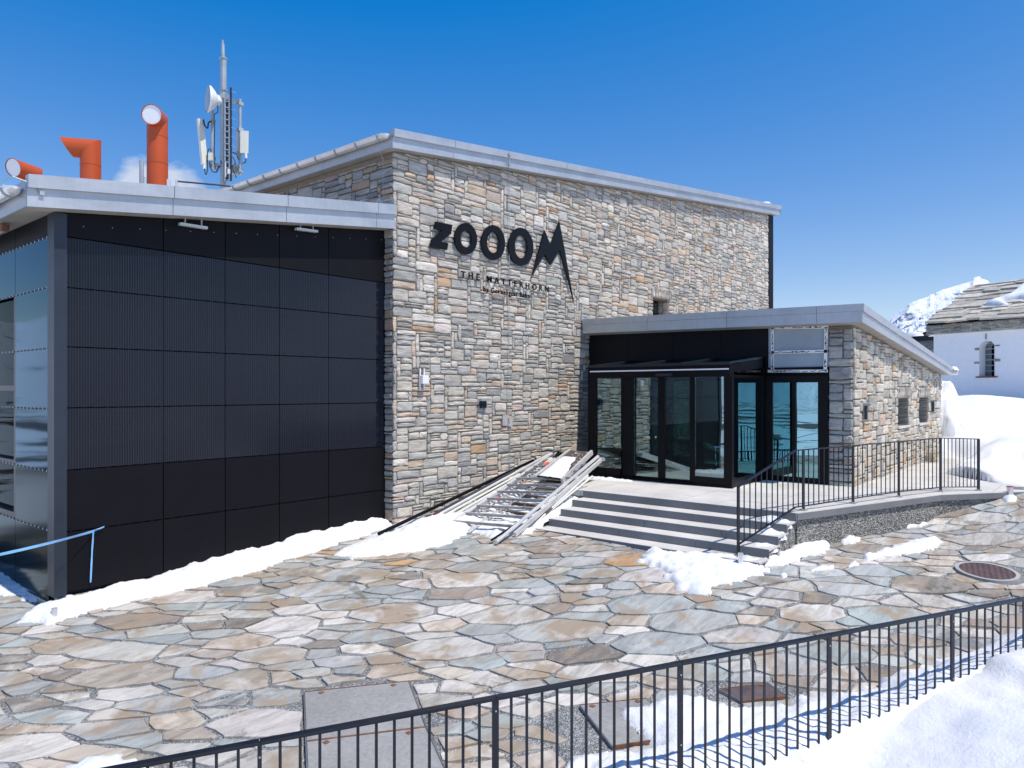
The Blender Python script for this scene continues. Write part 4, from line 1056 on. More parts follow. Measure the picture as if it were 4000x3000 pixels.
strip(3014, 1280, 3236, 1277); strip(3014, 1377, 3232, 1372); strip(3000, 1450, 3234, 1449, .05); strip(3018, 1280, 3018, 1448); strip(3228, 1278, 3224, 1448); strip(2880, 1451, 2985, 1450, .04)
# frames
def fr(py0a, px0, px1, z0_, z1_, x0=AX - .02, x1=AX + .07):
    m_ = MB(); m_.box((x0, fy(px1), z0_), (x1, fy(px0), z1_)); return m_.build('door_frame', M['black'], annex)
zt_ = at(3120, 1463, wx=AX)[2]; zg1 = at(3120, 1472, wx=AX)[2]
fr(0, 2990, 3236, zt_ - .15, zt_ - .02); fr(0, 2990, 3018, ZL, zt_ - .152); fr(0, 3095, 3109, ZL + .1, zt_ - .152); fr(0, 3196, 3237, ZL, zt_ - .152); fr(0, 3019, 3195, ZL, ZL + .098); fr(0, 2990, 3236, zB[2] - .10, zB[2] - .012)
m_ = MB(); m_.box((AX + .01, fy(3196), ZL + .1), (AX + .02, fy(3109), zt_ - .152)); m_.build('glass_pane', M['glass2'], annex)
m_ = MB(); m_.box((AX + .01, fy(3095), ZL + .1), (AX + .02, fy(3018), zt_ - .152)); m_.build('glass_pane', M['glass2'], annex)
m_ = MB(); m_.box((AX - .0, fy(2988), ZL), (AX + .03, fy(2870) + .5, zt_ - .02)); 
# interior
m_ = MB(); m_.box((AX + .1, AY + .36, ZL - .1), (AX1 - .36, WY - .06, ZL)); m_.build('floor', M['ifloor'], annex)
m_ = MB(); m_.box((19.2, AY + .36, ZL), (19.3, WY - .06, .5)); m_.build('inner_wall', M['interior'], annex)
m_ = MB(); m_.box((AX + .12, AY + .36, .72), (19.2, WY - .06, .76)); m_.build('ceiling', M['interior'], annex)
# roof
m_ = MB(); rz = lambda x, y, f: f(x) + tiltf(y) * max(0, 1 - (x - RFX) / 6)
def rb(x0, x1, y0, y1, fb, ft): 
    m_.hexa([(x0, y0, rz(x0, y0, fb)), (x1, y0, rz(x1, y0, fb)), (x1, y1, rz(x1, y1, fb)), (x0, y1, rz(x0, y1, fb))], [(x0, y0, rz(x0, y0, ft)), (x1, y0, rz(x1, y0, ft)), (x1, y1, rz(x1, y1, ft)), (x0, y1, rz(x0, y1, ft))])
rb(RFX + .03, ARX1 - .01, RFY + .03, WY - .05, lambda x: ab(x) + .004, lambda x: at_(x) - .02); arf = m_.build('roof', M['sof'], annex)
js = [WY - .052] + [at(p_, wx=RFX)[1] for p_ in (2530, 2838, 3190)] + [RFY - .0]
for a_, b_ in zip(js[:-1], js[1:]):
    m_ = MB(); mid = lambda x: ab(x) + (at_(x) - ab(x)) * .58
    rb(RFX, RFX + .03, b_ + .003, a_ - .003, ab, lambda x: mid(x) + .004); rb(RFX - .014, RFX + .03, b_ + .003, a_ - .003, lambda x: mid(x) + .006, at_); m_.build('fascia_panel', M['zinc'], arf)
m_ = MB()
slope_box(m_, RFX + .03, ARX1, RFY, RFY + .03, ab, lambda x: ab(x) + (at_(x) - ab(x)) * .56); slope_box(m_, RFX - .012, ARX1 + .01, RFY - .03, RFY + .03, lambda x: ab(x) + (at_(x) - ab(x)) * .57, at_)
m_.build('fascia_panel', M['zinc'], arf)
m_ = MB(); yj = WY - .02; m_.add([(RFX, yj, 1.60), (RFX + 2.2, yj, 1.50), (RFX + 2.2, yj, 1.58), (RFX, yj, 1.76)], [(0, 1, 2, 3)]); m_.add([(RFX, yj - .004, 1.60), (RFX + 2.2, yj - .004, 1.50), (RFX + 2.2, yj - .004, 1.58), (RFX, yj - .004, 1.76)], [(3, 2, 1, 0)]); m_.build('flashing', M['zinc'], arf)
# eave gutter end at the far low corner with a cap of snow
m_ = MB(); g_ = at(3728, 1452, wy=RFY - .02); m_.tube([(g_[0] - .02, RFY - .10, g_[2]), (g_[0] - .02, RFY + 5, g_[2])], .085, 14); m_.build('gutter', M['steel'], arf)
snow_ridge('snow_drift', [(g_[0] - .2, RFY - .05, g_[2] + .06), (g_[0] + .25, RFY + .1, g_[2] + .05)], .3, .10, 'little cap of snow on the gutter end of the entrance wing', 9)
# lamps on the side wall
for (px_, py_, lb) in ((3394, 1580, 'grey wall lamp on the stone side wall nearest the front corner'), (3653, 1565, 'grey wall lamp at the far end of the stone side wall')):
    g_ = at(px_, py_, wy=AY - .1); t = thing('wall_lamp', (g_[0], AY, g_[2]), lb, 'lamp', 'wall lamps on the stonework')
    m_ = MB(); m_.box((g_[0] - .16, AY - .17, g_[2] - .018), (g_[0] + .2, AY - .04, g_[2] + .022)); m_.build('hood', M['galv'], t)
    m_ = MB(); m_.box((g_[0] - .1, AY - .09, g_[2] - .28), (g_[0] - .02, AY - .045, g_[2] - .02)); m_.build('body', M['post'], t)

# ================================================================ GLASS PORCH
VX, VY0, VY1 = 12.52, 5.40, 8.40; VT = .47
porch = thing('glass_porch', (VX, VY0, ZL), 'black framed glass entrance porch with sliding doors and sloping glass roof', 'porch')
def vy(p_): return at(p_, wx=VX)[1]
def fbox(name, a, b, mat='black', par=porch, bevel=0): m_ = MB(); m_.box(a, b); return m_.build(name, M[mat], par, bevel=bevel)
FR_ = [(2306, 2329), (2424, 2466), (2560, 2587), (2690, 2714), (2829, 2861)]
zh = at(2600, 1474, wx=VX)[2]
fbox('frame_head', (VX - .03, VY0, zh), (VX + .09, VY1, VT - .0))
posts = [(vy(b_), vy(a_)) for a_, b_ in FR_]
for i, (y0_, y1_) in enumerate(posts):
    dx = .12 if i == 2 else 0; dx = .06 if i in (1, 3) else dx
    fbox('frame_post', (VX + dx - .02, y0_, ZL), (VX + dx + .06, y1_, zh - .002))
for i in range(4):
    ya_, yb_ = posts[i + 1][1], posts[i][0]; dx = (.0, .10, .10, .0)[i]
    bt = (.19, .07, .07, .17)[i]
    fbox('bottom_rail', (VX + dx - .01, ya_ + .002, ZL), (VX + dx + .05, yb_ - .002, ZL + bt))
    m_ = MB(); m_.box((VX + dx + .015, ya_, ZL + bt), (VX + dx + .025, yb_, zh)); m_.build('glass_pane', M['glass'], porch)
fbox('threshold', (VX - .04, VY0, ZL + .0), (VX + .12, VY1, ZL + .03), 'black')
fbox('light_strip', (VX - .055, VY0 + .02, at(2600, 1446, wx=VX)[2] - .012), (VX - .032, VY1 - .02, at(2600, 1446, wx=VX)[2] + .012), 'white')
a_ = vy(2600); fbox('motion_sensor', (VX - .08, a_ - .17, zh + .02), (VX - .031, a_ + .17, zh + .075), 'fence')
# sides
for y_, nm in ((VY0, 0), (VY1 - .06, 1)):
    fbox('side_post', (VX + .09, y_ + .001, ZL), (VX + .16, y_ + .06, VT)); fbox('side_post', (AX - .10, y_, ZL), (AX - .022, y_ + .06, .64))
    m_ = MB(); m_.hexa([(VX + .09, y_, VT - .14), (AX - .03, y_, VT - .02), (AX - .03, y_ + .06, VT - .02), (VX + .09, y_ + .06, VT - .14)], [(VX + .09, y_, VT), (AX - .03, y_, .64), (AX - .03, y_ + .06, .64), (VX + .09, y_ + .06, VT)]); m_.build('side_rail', M['black'], porch)
    fbox('side_rail', (VX + .16, y_, ZL), (AX - .10, y_ + .06, ZL + .15)); fbox('side_rail', (VX + .16, y_ + .002, .24), (AX - .10, y_ + .058, .29))
    m_ = MB(); m_.box((VX + .16, y_ + .025, ZL + .15), (AX - .10, y_ + .035, .24)); m_.build('glass_pane', M['glass2'] if nm == 0 else M['glass'], porch)
# glass roof with glazing bars
ny = 4
m_ = MB(); m_.hexa([(VX - .03, VY0, VT + .01), (AX - .002, VY0, .645), (AX - .002, VY1, .645), (VX - .03, VY1, VT + .01)], [(VX - .03, VY0, VT + .022), (AX - .002, VY0, .657), (AX - .002, VY1, .657), (VX - .03, VY1, VT + .022)]); m_.build('roof_pane', M['glass2'], porch)
for k in range(4):
    y_ = VY0 + .03 + (VY1 - VY0 - .06) * k / 3; m_ = MB(); m_.bar((VX - .02, y_, VT + .035), (AX - .004, y_, .67), .04, .022); m_.build('glazing_bar', M['fence'], porch)
m_ = MB(); m_.box((VX - .05, VY0 - .01, VT + .0), (VX + .0, VY1 + .01, VT + .05)); m_.build('eave_bar', M['fence'], porch)
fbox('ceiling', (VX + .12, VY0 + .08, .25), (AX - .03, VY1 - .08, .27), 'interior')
# inner door wall between porch and hall
for y0_, y1_ in ((VY0 + .07, VY0 + .35), (VY1 - .5, VY1 - .07)): fbox('inner_frame', (AX - .02, y0_, ZL), (AX + .05, y1_, .5))
fbox('inner_frame', (AX - .02, VY0 + .351, .2), (AX + .05, VY1 - .501, .5))
m_ = MB(); m_.box((AX + .01, VY0 + .352, ZL), (AX + .02, VY1 - .502, .2)); m_.build('glass_pane', M['glass'], porch)
# drain pipe by the porch
m_ = MB(); m_.tube([(VX + .02, VY1 + .05, ZL), (VX + .02, VY1 + .05, .5)], .025, 8); m_.build('drain_pipe', M['black'], porch)
# broom inside and callbox
m_ = MB(); q_ = at(2563, 1707, wx=VX + .04); m_.tube([(VX + .02, q_[1], q_[2]), (VX + .03, q_[1], q_[2])], .014, 12); m_.build('lock_button', M['white'], porch)
t = thing('broom', (12.95, 7.75, ZL), 'yellow handled broom leaning inside the porch behind the left pane', 'broom')
a_ = at(2358, 1655, wy=8.15); b_ = at(2397, 1815, wy=8.0)
m_ = MB(); m_.tube([(VX + .35, 8.15, -.42), (VX + .45, 7.80, ZL + .18)], .013, 8); m_.build('handle', M['yellow'], t)
m_ = MB(); m_.hexa([(VX + .38, 7.55, ZL + .02), (VX + .50, 7.55, ZL + .02), (VX + .50, 7.92, ZL + .02), (VX + .38, 7.92, ZL + .02)], [(VX + .41, 7.66, ZL + .20), (VX + .47, 7.66, ZL + .20), (VX + .47, 7.86, ZL + .20), (VX + .41, 7.86, ZL + .20)]); m_.build('brush', M['yellow'], t)
t = thing('call_button', (VX + .35, 8.30, -.2), 'small orange call button box inside the porch at the left', 'button box')
m_ = MB(); m_.box((VX + .30, 8.24, -.30), (VX + .44, 8.30, -.10)); m_.build('box', M['orange'], t); m_ = MB(); m_.box((VX + .34, 8.23, -.27), (VX + .40, 8.239, -.18)); m_.build('label_plate', M['white'], t)

# ================================================================ TERRACE, STEPS, RAMP WALL
TN = 10.60; SY0, SY1 = 3.60, 7.26; RH = .118; TR = .335
P0 = (TN, SY0 - .02); _a = at(3676, 1932, z=ZL); _b = at(4000, 1920, z=ZL); P1 = (_a[0], _a[1]); P2 = (_b[0], _b[1]); e_ = (Vector(P2) - Vector(P1)).normalized(); P3 = tuple(Vector(P2) + e_ * 9)
terr = tag(bpy.data.objects.new('terrace', None), 'raised terrace of pale granite slabs in front of the entrance', kind='structure'); COL.objects.link(terr); terr.location = (TN, 5, ZL)
def hclip(poly, a, b):
    """keep the part to the left of a->b"""
    o = []; nx_, ny_ = -(b[1] - a[1]), (b[0] - a[0])
    f = lambda p: (p[0] - a[0]) * nx_ + (p[1] - a[1]) * ny_
    for k in range(len(poly)):
        p, q_ = poly[k], poly[(k + 1) % len(poly)]; dp, dq = f(p), f(q_)
        if dp >= 0: o.append(p)
        if (dp > 0) != (dq > 0): t = dp / (dp - dq); o.append((p[0] + (q_[0] - p[0]) * t, p[1] + (q_[1] - p[1]) * t))
    return o
m_ = MB()   # core under the slabs, in two parts meeting at the bend
o_ = .035
m_.prism([(TN + .06, P0[1] + o_ - .02), (P1[0], P1[1] + o_), (P1[0], WY), (TN + .06, WY)], -3.0, ZL - .105)
m_.prism([(P1[0] + .0, P1[1] + o_), (P2[0] + .01, P2[1] + o_), (P3[0], P3[1] + o_), (P3[0], WY), (P1[0], WY)], -3.0, ZL - .106)
rw = m_.build('retaining_wall', M['pebble'], terr)
rr = random.Random(12); k = 0
yedges = [SY0 - 8.06 + .62 * i for i in range(25)]
for j, y0_ in enumerate(yedges):
    x = TN - .0 + (0 if j % 2 else 0); first = True
    while x < 22:
        L = 1.05 if not first else (1.05 if j % 2 else .6); first = False
        y1_ = min(y0_ + .62, WY - .05); x1 = x + L; g = .004
        if y1_ - y0_ < .1: break
        poly = [(x + g, y0_ + g), (x1 - g, y0_ + g), (x1 - g, y1_ - g), (x + g, y1_ - g)]
        if AX - .3 < x < AX1 - .9 and y0_ > AY: x = x1; continue
        if x > AX1 and y0_ > AY + 2: break
        BX = (P1[0], 20); pieces = []
        if x < P1[0]: pieces.append(hclip(hclip(poly, P0, P1), P1, BX))
        if x1 > P1[0]: pieces.append(hclip(hclip(poly, P1, P3), BX, P1))
        for poly in pieces:
            if len(poly) < 3: continue
            m_ = MB(); m_.prism(poly, ZL - .10, ZL + rr.uniform(-.0015, .0015)); m_.build('paving_slab', M['granite'], terr)
        x = x1
steps = thing('entrance_steps', (9.2, 5.4, -2.3), 'wide flight of low grey granite steps up to the glass entrance', 'steps')
jy = [SY1, SY1 - 1.25, SY1 - 2.5, SY0]
for k in range(1, 5):
    xk = TN - TR * k; zt_ = ZL - RH * k
    off = (.0, .35, .1, .5)[k - 1]
    for a_, b_ in zip([SY1] + [y_ - off for y_ in jy[1:-1]], [y_ - off for y_ in jy[1:-1]] + [SY0]):
        m_ = MB(); m_.box((xk, b_ + .003, zt_ - .03), (xk + TR + .06, a_ - .003, zt_)); m_.build('tread', M['granite'], steps, bevel=.004)
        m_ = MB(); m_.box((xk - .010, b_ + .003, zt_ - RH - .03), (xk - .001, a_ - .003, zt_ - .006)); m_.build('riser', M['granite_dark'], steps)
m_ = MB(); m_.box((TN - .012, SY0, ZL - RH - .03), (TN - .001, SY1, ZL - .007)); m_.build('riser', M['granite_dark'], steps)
for a_, b_ in ((P0, P1), (P1, P2)):
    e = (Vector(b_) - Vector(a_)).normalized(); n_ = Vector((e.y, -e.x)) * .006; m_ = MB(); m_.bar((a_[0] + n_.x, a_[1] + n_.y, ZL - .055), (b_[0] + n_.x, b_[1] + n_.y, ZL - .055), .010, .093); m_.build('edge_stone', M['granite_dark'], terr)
for k in range(1, 5):   # masonry flank below the treads
    xk = TN - TR * k; m_ = MB(); m_.box((xk + .062, SY0 + .03, -2.9), (xk + TR + .061, SY1 - .02, ZL - RH * k - .031)); m_.build('flank', M['pebble'], steps)

# ================================================================ RAILINGS
def rail_run(root, pts, spacing, ztop, zbot, bw=.013, bd=.013, skip=None, topw=.045, toph=.012, name_b='baluster', skip_first=True):
    """pts: plan polyline [(x, y)], ztop/zbot functions of run length"""
    L = [0]
    for a, b in zip(pts[:-1], pts[1:]): L.append(L[-1] + math.hypot(b[0] - a[0], b[1] - a[1]))
    def P(s):
        for k in range(len(pts) - 1):
            if s <= L[k + 1] or k == len(pts) - 2:
                t = (s - L[k]) / (L[k + 1] - L[k]); return (pts[k][0] + (pts[k + 1][0] - pts[k][0]) * t, pts[k][1] + (pts[k + 1][1] - pts[k][1]) * t)
    return L, P
rl = thing('stair_railing', (9.46, 4.0, -2.23), 'black metal railing climbing the steps and following the terrace edge', 'railing')
RP = []
a_ = at(2884, 2173, z=ZL - 4 * RH); 
post_ground = [(a_[0], a_[1], ZL - 4 * RH)]
for p_, y_ in ((3138, 1993), (3332, 1966), (3511, 1941), (3674, 1920), (3822, 1916)): q_ = at(p_, y_, z=ZL); post_ground.append((q_[0], q_[1], ZL))
print('posts', [tuple(round(v, 2) for v in p) for p in post_ground])
def ztopf(p): q_, yy = p; return yy
tops = [1900, 1757, 1741, 1725, 1711, 1715]
pts3t = []; pts3b = []
pxs = [2884, 3138, 3332, 3511, 3674, 3822]; bots = [2127, 1977, 1947, 1921, 1903, 1902]
for i, g_ in enumerate(post_ground):
    x, y, z = g_; px_, py_, d_ = proj((x, y, z)); pts3t.append(Vector((x, y, (HY - tops[i]) * d_ / F))); pts3b.append(Vector((x, y, (HY - bots[i]) * d_ / F)))
A_, B_ = post_ground[0], post_ground[1]; t_ = .87
bx, by = A_[0] + (B_[0] - A_[0]) * t_, A_[1] + (B_[1] - A_[1]) * t_; _, _, d_ = proj((bx, by, 0))
bt = Vector((bx, by, (HY - 1759) * d_ / F)); bb = Vector((bx, by, (HY - 1981) * d_ / F))
ft, fb_ = [pts3t[0], bt] + pts3t[1:], [pts3b[0], bb] + pts3b[1:]
for a_, b_ in zip(ft[:-1], ft[1:]): m_ = MB(); e = (b_ - a_).normalized() * .006; m_.bar(a_ - e, b_ + e, .045, .014); m_.build('top_rail', M['fence'], rl)
for a_, b_ in zip(fb_[:-1], fb_[1:]): m_ = MB(); m_.bar(a_, b_, .03, .012); m_.build('bottom_rail', M['fence'], rl)
for i, (x, y, z) in enumerate(post_ground):
    nx_ = post_ground[min(i + 1, 5)]; pv = post_ground[max(i - 1, 0)]; di = Vector((nx_[0] - pv[0], nx_[1] - pv[1], 0)).normalized(); w_ = .048
    m_ = MB(); m_.bar((x, y, z), (x, y, pts3t[i].z - .004), w_, .018, up=Vector((di.y, -di.x, 0))); po = m_.build('post', M['fence'], rl)
    if i: m_ = MB(); m_.box((x - .07, y - .05, z + .001), (x + .07, y + .05, z + .012)); m_.tube([(x - .05, y, z + .01), (x - .05, y, z + .03)], .012, 6); m_.tube([(x + .05, y, z + .01), (x + .05, y, z + .03)], .012, 6); m_.build('foot_plate', M['galv'], po)
def lerp_run(lst, s):
    L = [0]
    for a, b in zip(lst[:-1], lst[1:]): L.append(L[-1] + math.hypot(b.x - a.x, b.y - a.y))
    s = min(max(s, 0), L[-1])
    for k in range(len(lst) - 1):
        if s <= L[k + 1] + 1e-9: return lst[k].lerp(lst[k + 1], (s - L[k]) / (L[k + 1] - L[k]))
segs = [(0, 1, 11), (1, 2, 9), (2, 3, 9), (3, 4, 9), (4, 5, 9)]
for a, b, n in segs:
    g0, g1 = Vector(post_ground[a][:2]), Vector(post_ground[b][:2])
    for k in range(1, n + 1):
        t = k / (n + 1); x, y = g0.lerp(g1, t)
        if a == 0:
            if t <= t_: zt, zb = ft[0].z + (ft[1].z - ft[0].z) * t / t_, fb_[0].z + (fb_[1].z - fb_[0].z) * t / t_
            else: u = (t - t_) / (1 - t_); zt, zb = ft[1].z + (ft[2].z - ft[1].z) * u, fb_[1].z + (fb_[2].z - fb_[1].z) * u
        else: zt, zb = pts3t[a].z + (pts3t[b].z - pts3t[a].z) * t, pts3b[a].z + (pts3b[b].z - pts3b[a].z) * t
        m_ = MB(); m_.box((x - .0065, y - .0065, zb), (x + .0065, y + .0065, zt)); m_.build('baluster', M['fence'], rl)
# near fence along the plaza edge
nf = thing('plaza_fence', (FA.x, FA.y, -3), 'long dark metal fence with upright bars crossing the foreground', 'fence')
fd3 = Vector((FD.x, FD.y, 0)); fn3 = Vector((FN.x, FN.y, 0))
def fp(s, z): p = FA + FD * s; return Vector((p.x, p.y, z))
def s_at(px):
    q_ = (px - 2000) / F    # r = q d  -> solve along the fence
    num = -(SA * FA.x - CA * FA.y) + q_ * (CA * FA.x + SA * FA.y); den = (SA * FD.x - CA * FD.y) - q_ * (CA * FD.x + SA * FD.y); return num / den
pss = [s_at(p) for p in (1014, 1935, 2657, 3239, 3720)]; print('fence posts', [round(v, 2) for v in pss])
FT = -1.90; FB_ = -2.93
gap = (pss[-1] - pss[0]) / 4; posts_s = [pss[0] - 2 * gap, pss[0] - gap] + pss + [pss[-1] + gap, pss[-1] + 2 * gap]
for a, b in zip(posts_s[:-1], posts_s[1:]):
    m_ = MB(); m_.bar(fp(a + .002, FT - .006), fp(b - .002, FT - .006), .048, .012); m_.build('top_rail', M['fence'], nf)
    m_ = MB(); m_.bar(fp(a, FT - .018), fp(b, FT - .018), .028, .012); m_.build('top_rail_underbar', M['fence'], nf)
    m_ = MB(); m_.bar(fp(a + .02, FB_), fp(b - .02, FB_), .03, .012); m_.build('bottom_rail', M['fence'], nf)
    for k in range(1, 13):
        s = a + (b - a) * k / 13; p = fp(s, 0); m_ = MB(); m_.bar(fp(s, FB_ + .007), fp(s, FT - .024), .010, .016, up=fd3); m_.build('baluster', M['fence'], nf)
for i, s in enumerate(posts_s):
    m_ = MB(); m_.bar(fp(s, FB_ - .12), fp(s, FT - .012), .014, .042 if i != 2 else .022, up=fd3)
    po = m_.build('post', M['fence'], nf)
    for z_ in (FT - .09, FT - .58):
        p = fp(s, z_) + fn3 * .008; m_ = MB(); m_.tube([p, p + fn3 * .004], .006, 8); m_.build('bolt', M['galv'], po)
# kerb under the fence
m_ = MB(); m_.hexa([tuple(fp(-7, -3.6) - fn3 * .02), tuple(fp(13, -3.6) - fn3 * .02), tuple(fp(13, -3.6) + fn3 * .22), tuple(fp(-7, -3.6) + fn3 * .22)], [tuple(fp(-7, -3.0) - fn3 * .02), tuple(fp(13, -3.0) - fn3 * .02), tuple(fp(13, -3.0) + fn3 * .22), tuple(fp(-7, -3.0) + fn3 * .22)])
tag(m_.build('kerb', M['granite_dark']), 'dark stone kerb under the foreground fence', kind='structure')

# ================================================================ COVERS
def cover(Q, label, mat='cover', n=0):
    c = sum(Q, Vector((0, 0))) / 4; g = gz(c.x, c.y) + .022; t = thing('access_cover', (c.x, c.y, g), label, 'cover plate', 'rectangular cover plates in the paving')
    def Z(p): return gz(p.x, p.y) + .024
    m_ = MB(); ins = [p + (c - p) * .018 for p in Q]; m_.hexa([(p.x, p.y, Z(p) - .05) for p in ins], [(p.x, p.y, Z(p)) for p in ins]); m_.build('plate', M[mat], t)
    for k in range(4):
        a, b = Q[k], Q[(k + 1) % 4]; m_ = MB(); m_.bar((a.x, a.y, Z(a) - .012), (b.x, b.y, Z(b) - .012), .012, .03); m_.build('frame', M['coverframe'] if k % 2 else M['rust'], t)
    for u, v_ in ((.16, .06), (.84, .06)):
        p = Q[0].lerp(Q[1], u).lerp(Q[3].lerp(Q[2], u), v_); m_ = MB(); m_.box((p.x - .022, p.y - .022, Z(p) + .001), (p.x + .022, p.y + .022, Z(p) + .004)); m_.build('lifting_socket', M['rust'], t)
cover(C1, 'upper slate grey cover plate of the pair beside the fence')
cover(C2, 'slate grey cover plate directly behind the foreground fence, lower of the pair')
cover(C3, 'partly wet cover plate beside the snow edge behind the fence')
M['wet'] = plain('wet_brown_cover', (.115, .085, .075), .4, 0, .3, .2, 8)
cover(C4, 'dark wet brown cover plate half buried in snow', 'wet')
t = thing('manhole_cover', (MHc.x, MHc.y, gz(*MHc)), 'round brown cast iron manhole cover with pale concrete ring', 'manhole cover')
def disc(r0, r1, h0, name, mat):
    m_ = MB(); n = 48
    for k in range(n):
        for r_ in (r0, r1):
            a = 2 * math.pi * k / n; x, y = MHc.x + r_ * math.cos(a), MHc.y + r_ * math.sin(a); m_.v.append((x, y, gz(x, y) + h0)); m_.v.append((x, y, gz(x, y) - .05))
    for k in range(n):
        a, b = 4 * k, 4 * ((k + 1) % n); m_.f += [(a, a + 2, b + 2, b), (a + 2, a + 3, b + 3, b + 2)]
    m_.c = [None] * len(m_.f); m_.m = [0] * len(m_.f)
    if r0 < .01: pass
    return m_.build(name, mat, t, smooth=False)
disc(.0, .315, .026, 'iron_lid', M['manhole']); disc(.318, .365, .030, 'concrete_ring', M['rim'])
# short steel tubes marking the edges
for (px_, py_, py1, r_, lb, cap) in ((213, 2425, 2375, .035, 'short steel tube stub in the snow at the corner of the solar building', 0), (2893, 2222, 2160, .034, 'short steel tube stub in the snow at the foot of the steps', 0), (3945, 1940, 1902, .05, 'short steel tube with an orange end beside the terrace edge', 1)):
    g_ = atg(px_, py_); _, _, d_ = proj(g_); h_ = (py_ - py1) * d_ / F; t = thing('steel_tube', (g_[0], g_[1], g_[2]), lb, 'steel tube', 'short steel tubes along the paving')
    m_ = MB(); m_.tube([(g_[0], g_[1], g_[2] - .1), (g_[0], g_[1], g_[2] + h_)], r_, 16); m_.build('tube', M['steel'], t)
    if cap: m_ = MB(); m_.tube([(g_[0], g_[1], g_[2] + h_), (g_[0], g_[1], g_[2] + h_ + .015)], r_ + .004, 16); m_.build('cap', M['orange'], t)
# blue ribbon
t = thing('blue_ribbon', (4.0, 9.7, -1.7), 'pale blue plastic ribbon tied to the black panels and stretched off to the left', 'ribbon')
e0 = Vector(at(408, 2057, wy=PY - .03)); e1 = Vector(at(365, 2075, wy=PY - .04)); e2 = Vector(at(-60, 2160, wy=9.0)); e3 = Vector(at(-900, 2150, wy=7.4))
def ribbon(pts, w_, name, sag=0):
    P_ = []; 
    for i in range(len(pts) - 1):
        for k in range(10): P_.append(pts[i].lerp(pts[i + 1], k / 10))
    P_.append(pts[-1]); n = len(P_); m_ = MB()
    for i, p in enumerate(P_):
        tw = math.sin(i * .7) * .35; z = -sag * 4 * (i / (n - 1)) * (1 - i / (n - 1))
        d_ = Vector((0, -math.sin(tw), math.cos(tw))) if abs((pts[-1] - pts[0]).z) < .3 * (pts[-1] - pts[0]).length else Vector((math.cos(tw), math.sin(tw), 0))
        for s_ in (-1, 1):
            q_ = p + d_ * w_ * s_ / 2 + Vector((0, 0, z)); m_.v += [tuple(q_), tuple(q_ + Vector((0, .003, 0)))]
    for i in range(n - 1):
        a = 4 * i; m_.f += [(a, a + 4, a + 6, a + 2), (a + 1, a + 3, a + 7, a + 5), (a, a + 1, a + 5, a + 4), (a + 2, a + 6, a + 7, a + 3)]
    m_.c = [None] * len(m_.f); m_.m = [0] * len(m_.f); return m_.build(name, M['ribbon'], t)
ribbon([e1, e2, e3], .03, 'band', .05); ribbon([e1, e0], .016, 'knot_end'); ribbon([e1 + Vector((0, 0, .01)), Vector(at(395, 2062, wy=PY - .05))], .01, 'knot_end')
ribbon([e1, Vector(at(360, 2150, wy=PY - .03)), Vector(at(354, 2275, wy=PY - .05))], .02, 'loose_tail')
m_ = MB(); m_.tube([tuple(e3 + Vector((0, 0, .1))), (e3.x, e3.y, -3.2)], .02, 8); tag(m_.build('marker_stake', M['galv']), 'thin metal stake holding the far end of the blue ribbon outside the picture', 'stake')

# ================================================================ SCAFFOLD PILE
zz = lambda x, y: gz(x, y)
def V(*a): return Vector(a)
LR0, LR1 = V(*at(1938, 2118, wy=7.22)), V(*at(2336, 1783, wy=7.8))
LL0, LL1 = V(*at(1745, 2056, wy=8.45)), V(*at(2156, 1772, wy=8.95))
print('scaffold', LR0, LR1, LL0, LL1)
def tubething(name, a, b, r, mat, label, cat, group='scaffold poles leaning by the steps', bands=(), caps=None, n=10):
    t = thing(name, a, label, cat, group); m_ = MB(); m_.tube([a, b], r, n); m_.build('tube', M[mat], t)
    for u, w_, mt in bands: m_ = MB(); m_.tube([a.lerp(b, u - w_), a.lerp(b, u + w_)], r + .003, n); m_.build('tape', M[mt], t)
    if caps: m_ = MB(); d_ = (b - a).normalized(); m_.tube([b - d_ * .01, b + d_ * .06], r + .006, n); m_.build('end_cap', M[caps], t)
    return t
# large frame with wooden rungs
t = thing('scaffold', LR0, 'big aluminium scaffold frame with paired grey rungs lying on the snow beside the steps', 'scaffold frame')
for nm, a_, b_, r_ in (('rail', LR0, LR1, .03), ('rail', LL0, LL1, .026)): m_ = MB(); m_.tube([a_, b_], r_, 12); m_.build(nm, M['alu'], t)
m_ = MB(); m_.bar(LR0.lerp(LR1, .12) + V(.02, -.05, -.08), LR1 + V(.03, -.06, -.06), .045, .07); m_.build('side_beam', M['alu'], t)
m_ = MB(); q_ = LR1 + V(.03, -.06, -.05); m_.tube([q_ + V(-.01, -.06, 0), q_ + V(.01, .05, 0)], .035, 10); m_.build('hook', M['galv'], t)
for k, y_ in enumerate((935, 870, 812, 752, 695, 643, 590, 540, 505)):
    uu = (1015 - y_) / 640.; u = .035 + k * .0915; a_, b_ = LL0.lerp(LL1, u + .02), LR0.lerp(LR1, u + .115)
    m_ = MB(); m_.bar(a_, b_, .055, .04); m_.build('rung', M['wood_grey'], t)
    if k: m_ = MB(); dd = (LR1 - LR0).normalized() * .09; m_.bar(a_ + dd - V(0, 0, .03), b_ + dd - V(0, 0, .03), .045, .03); m_.build('rung', M['wood_grey'], t)
dn = V(0, 0, -.07)
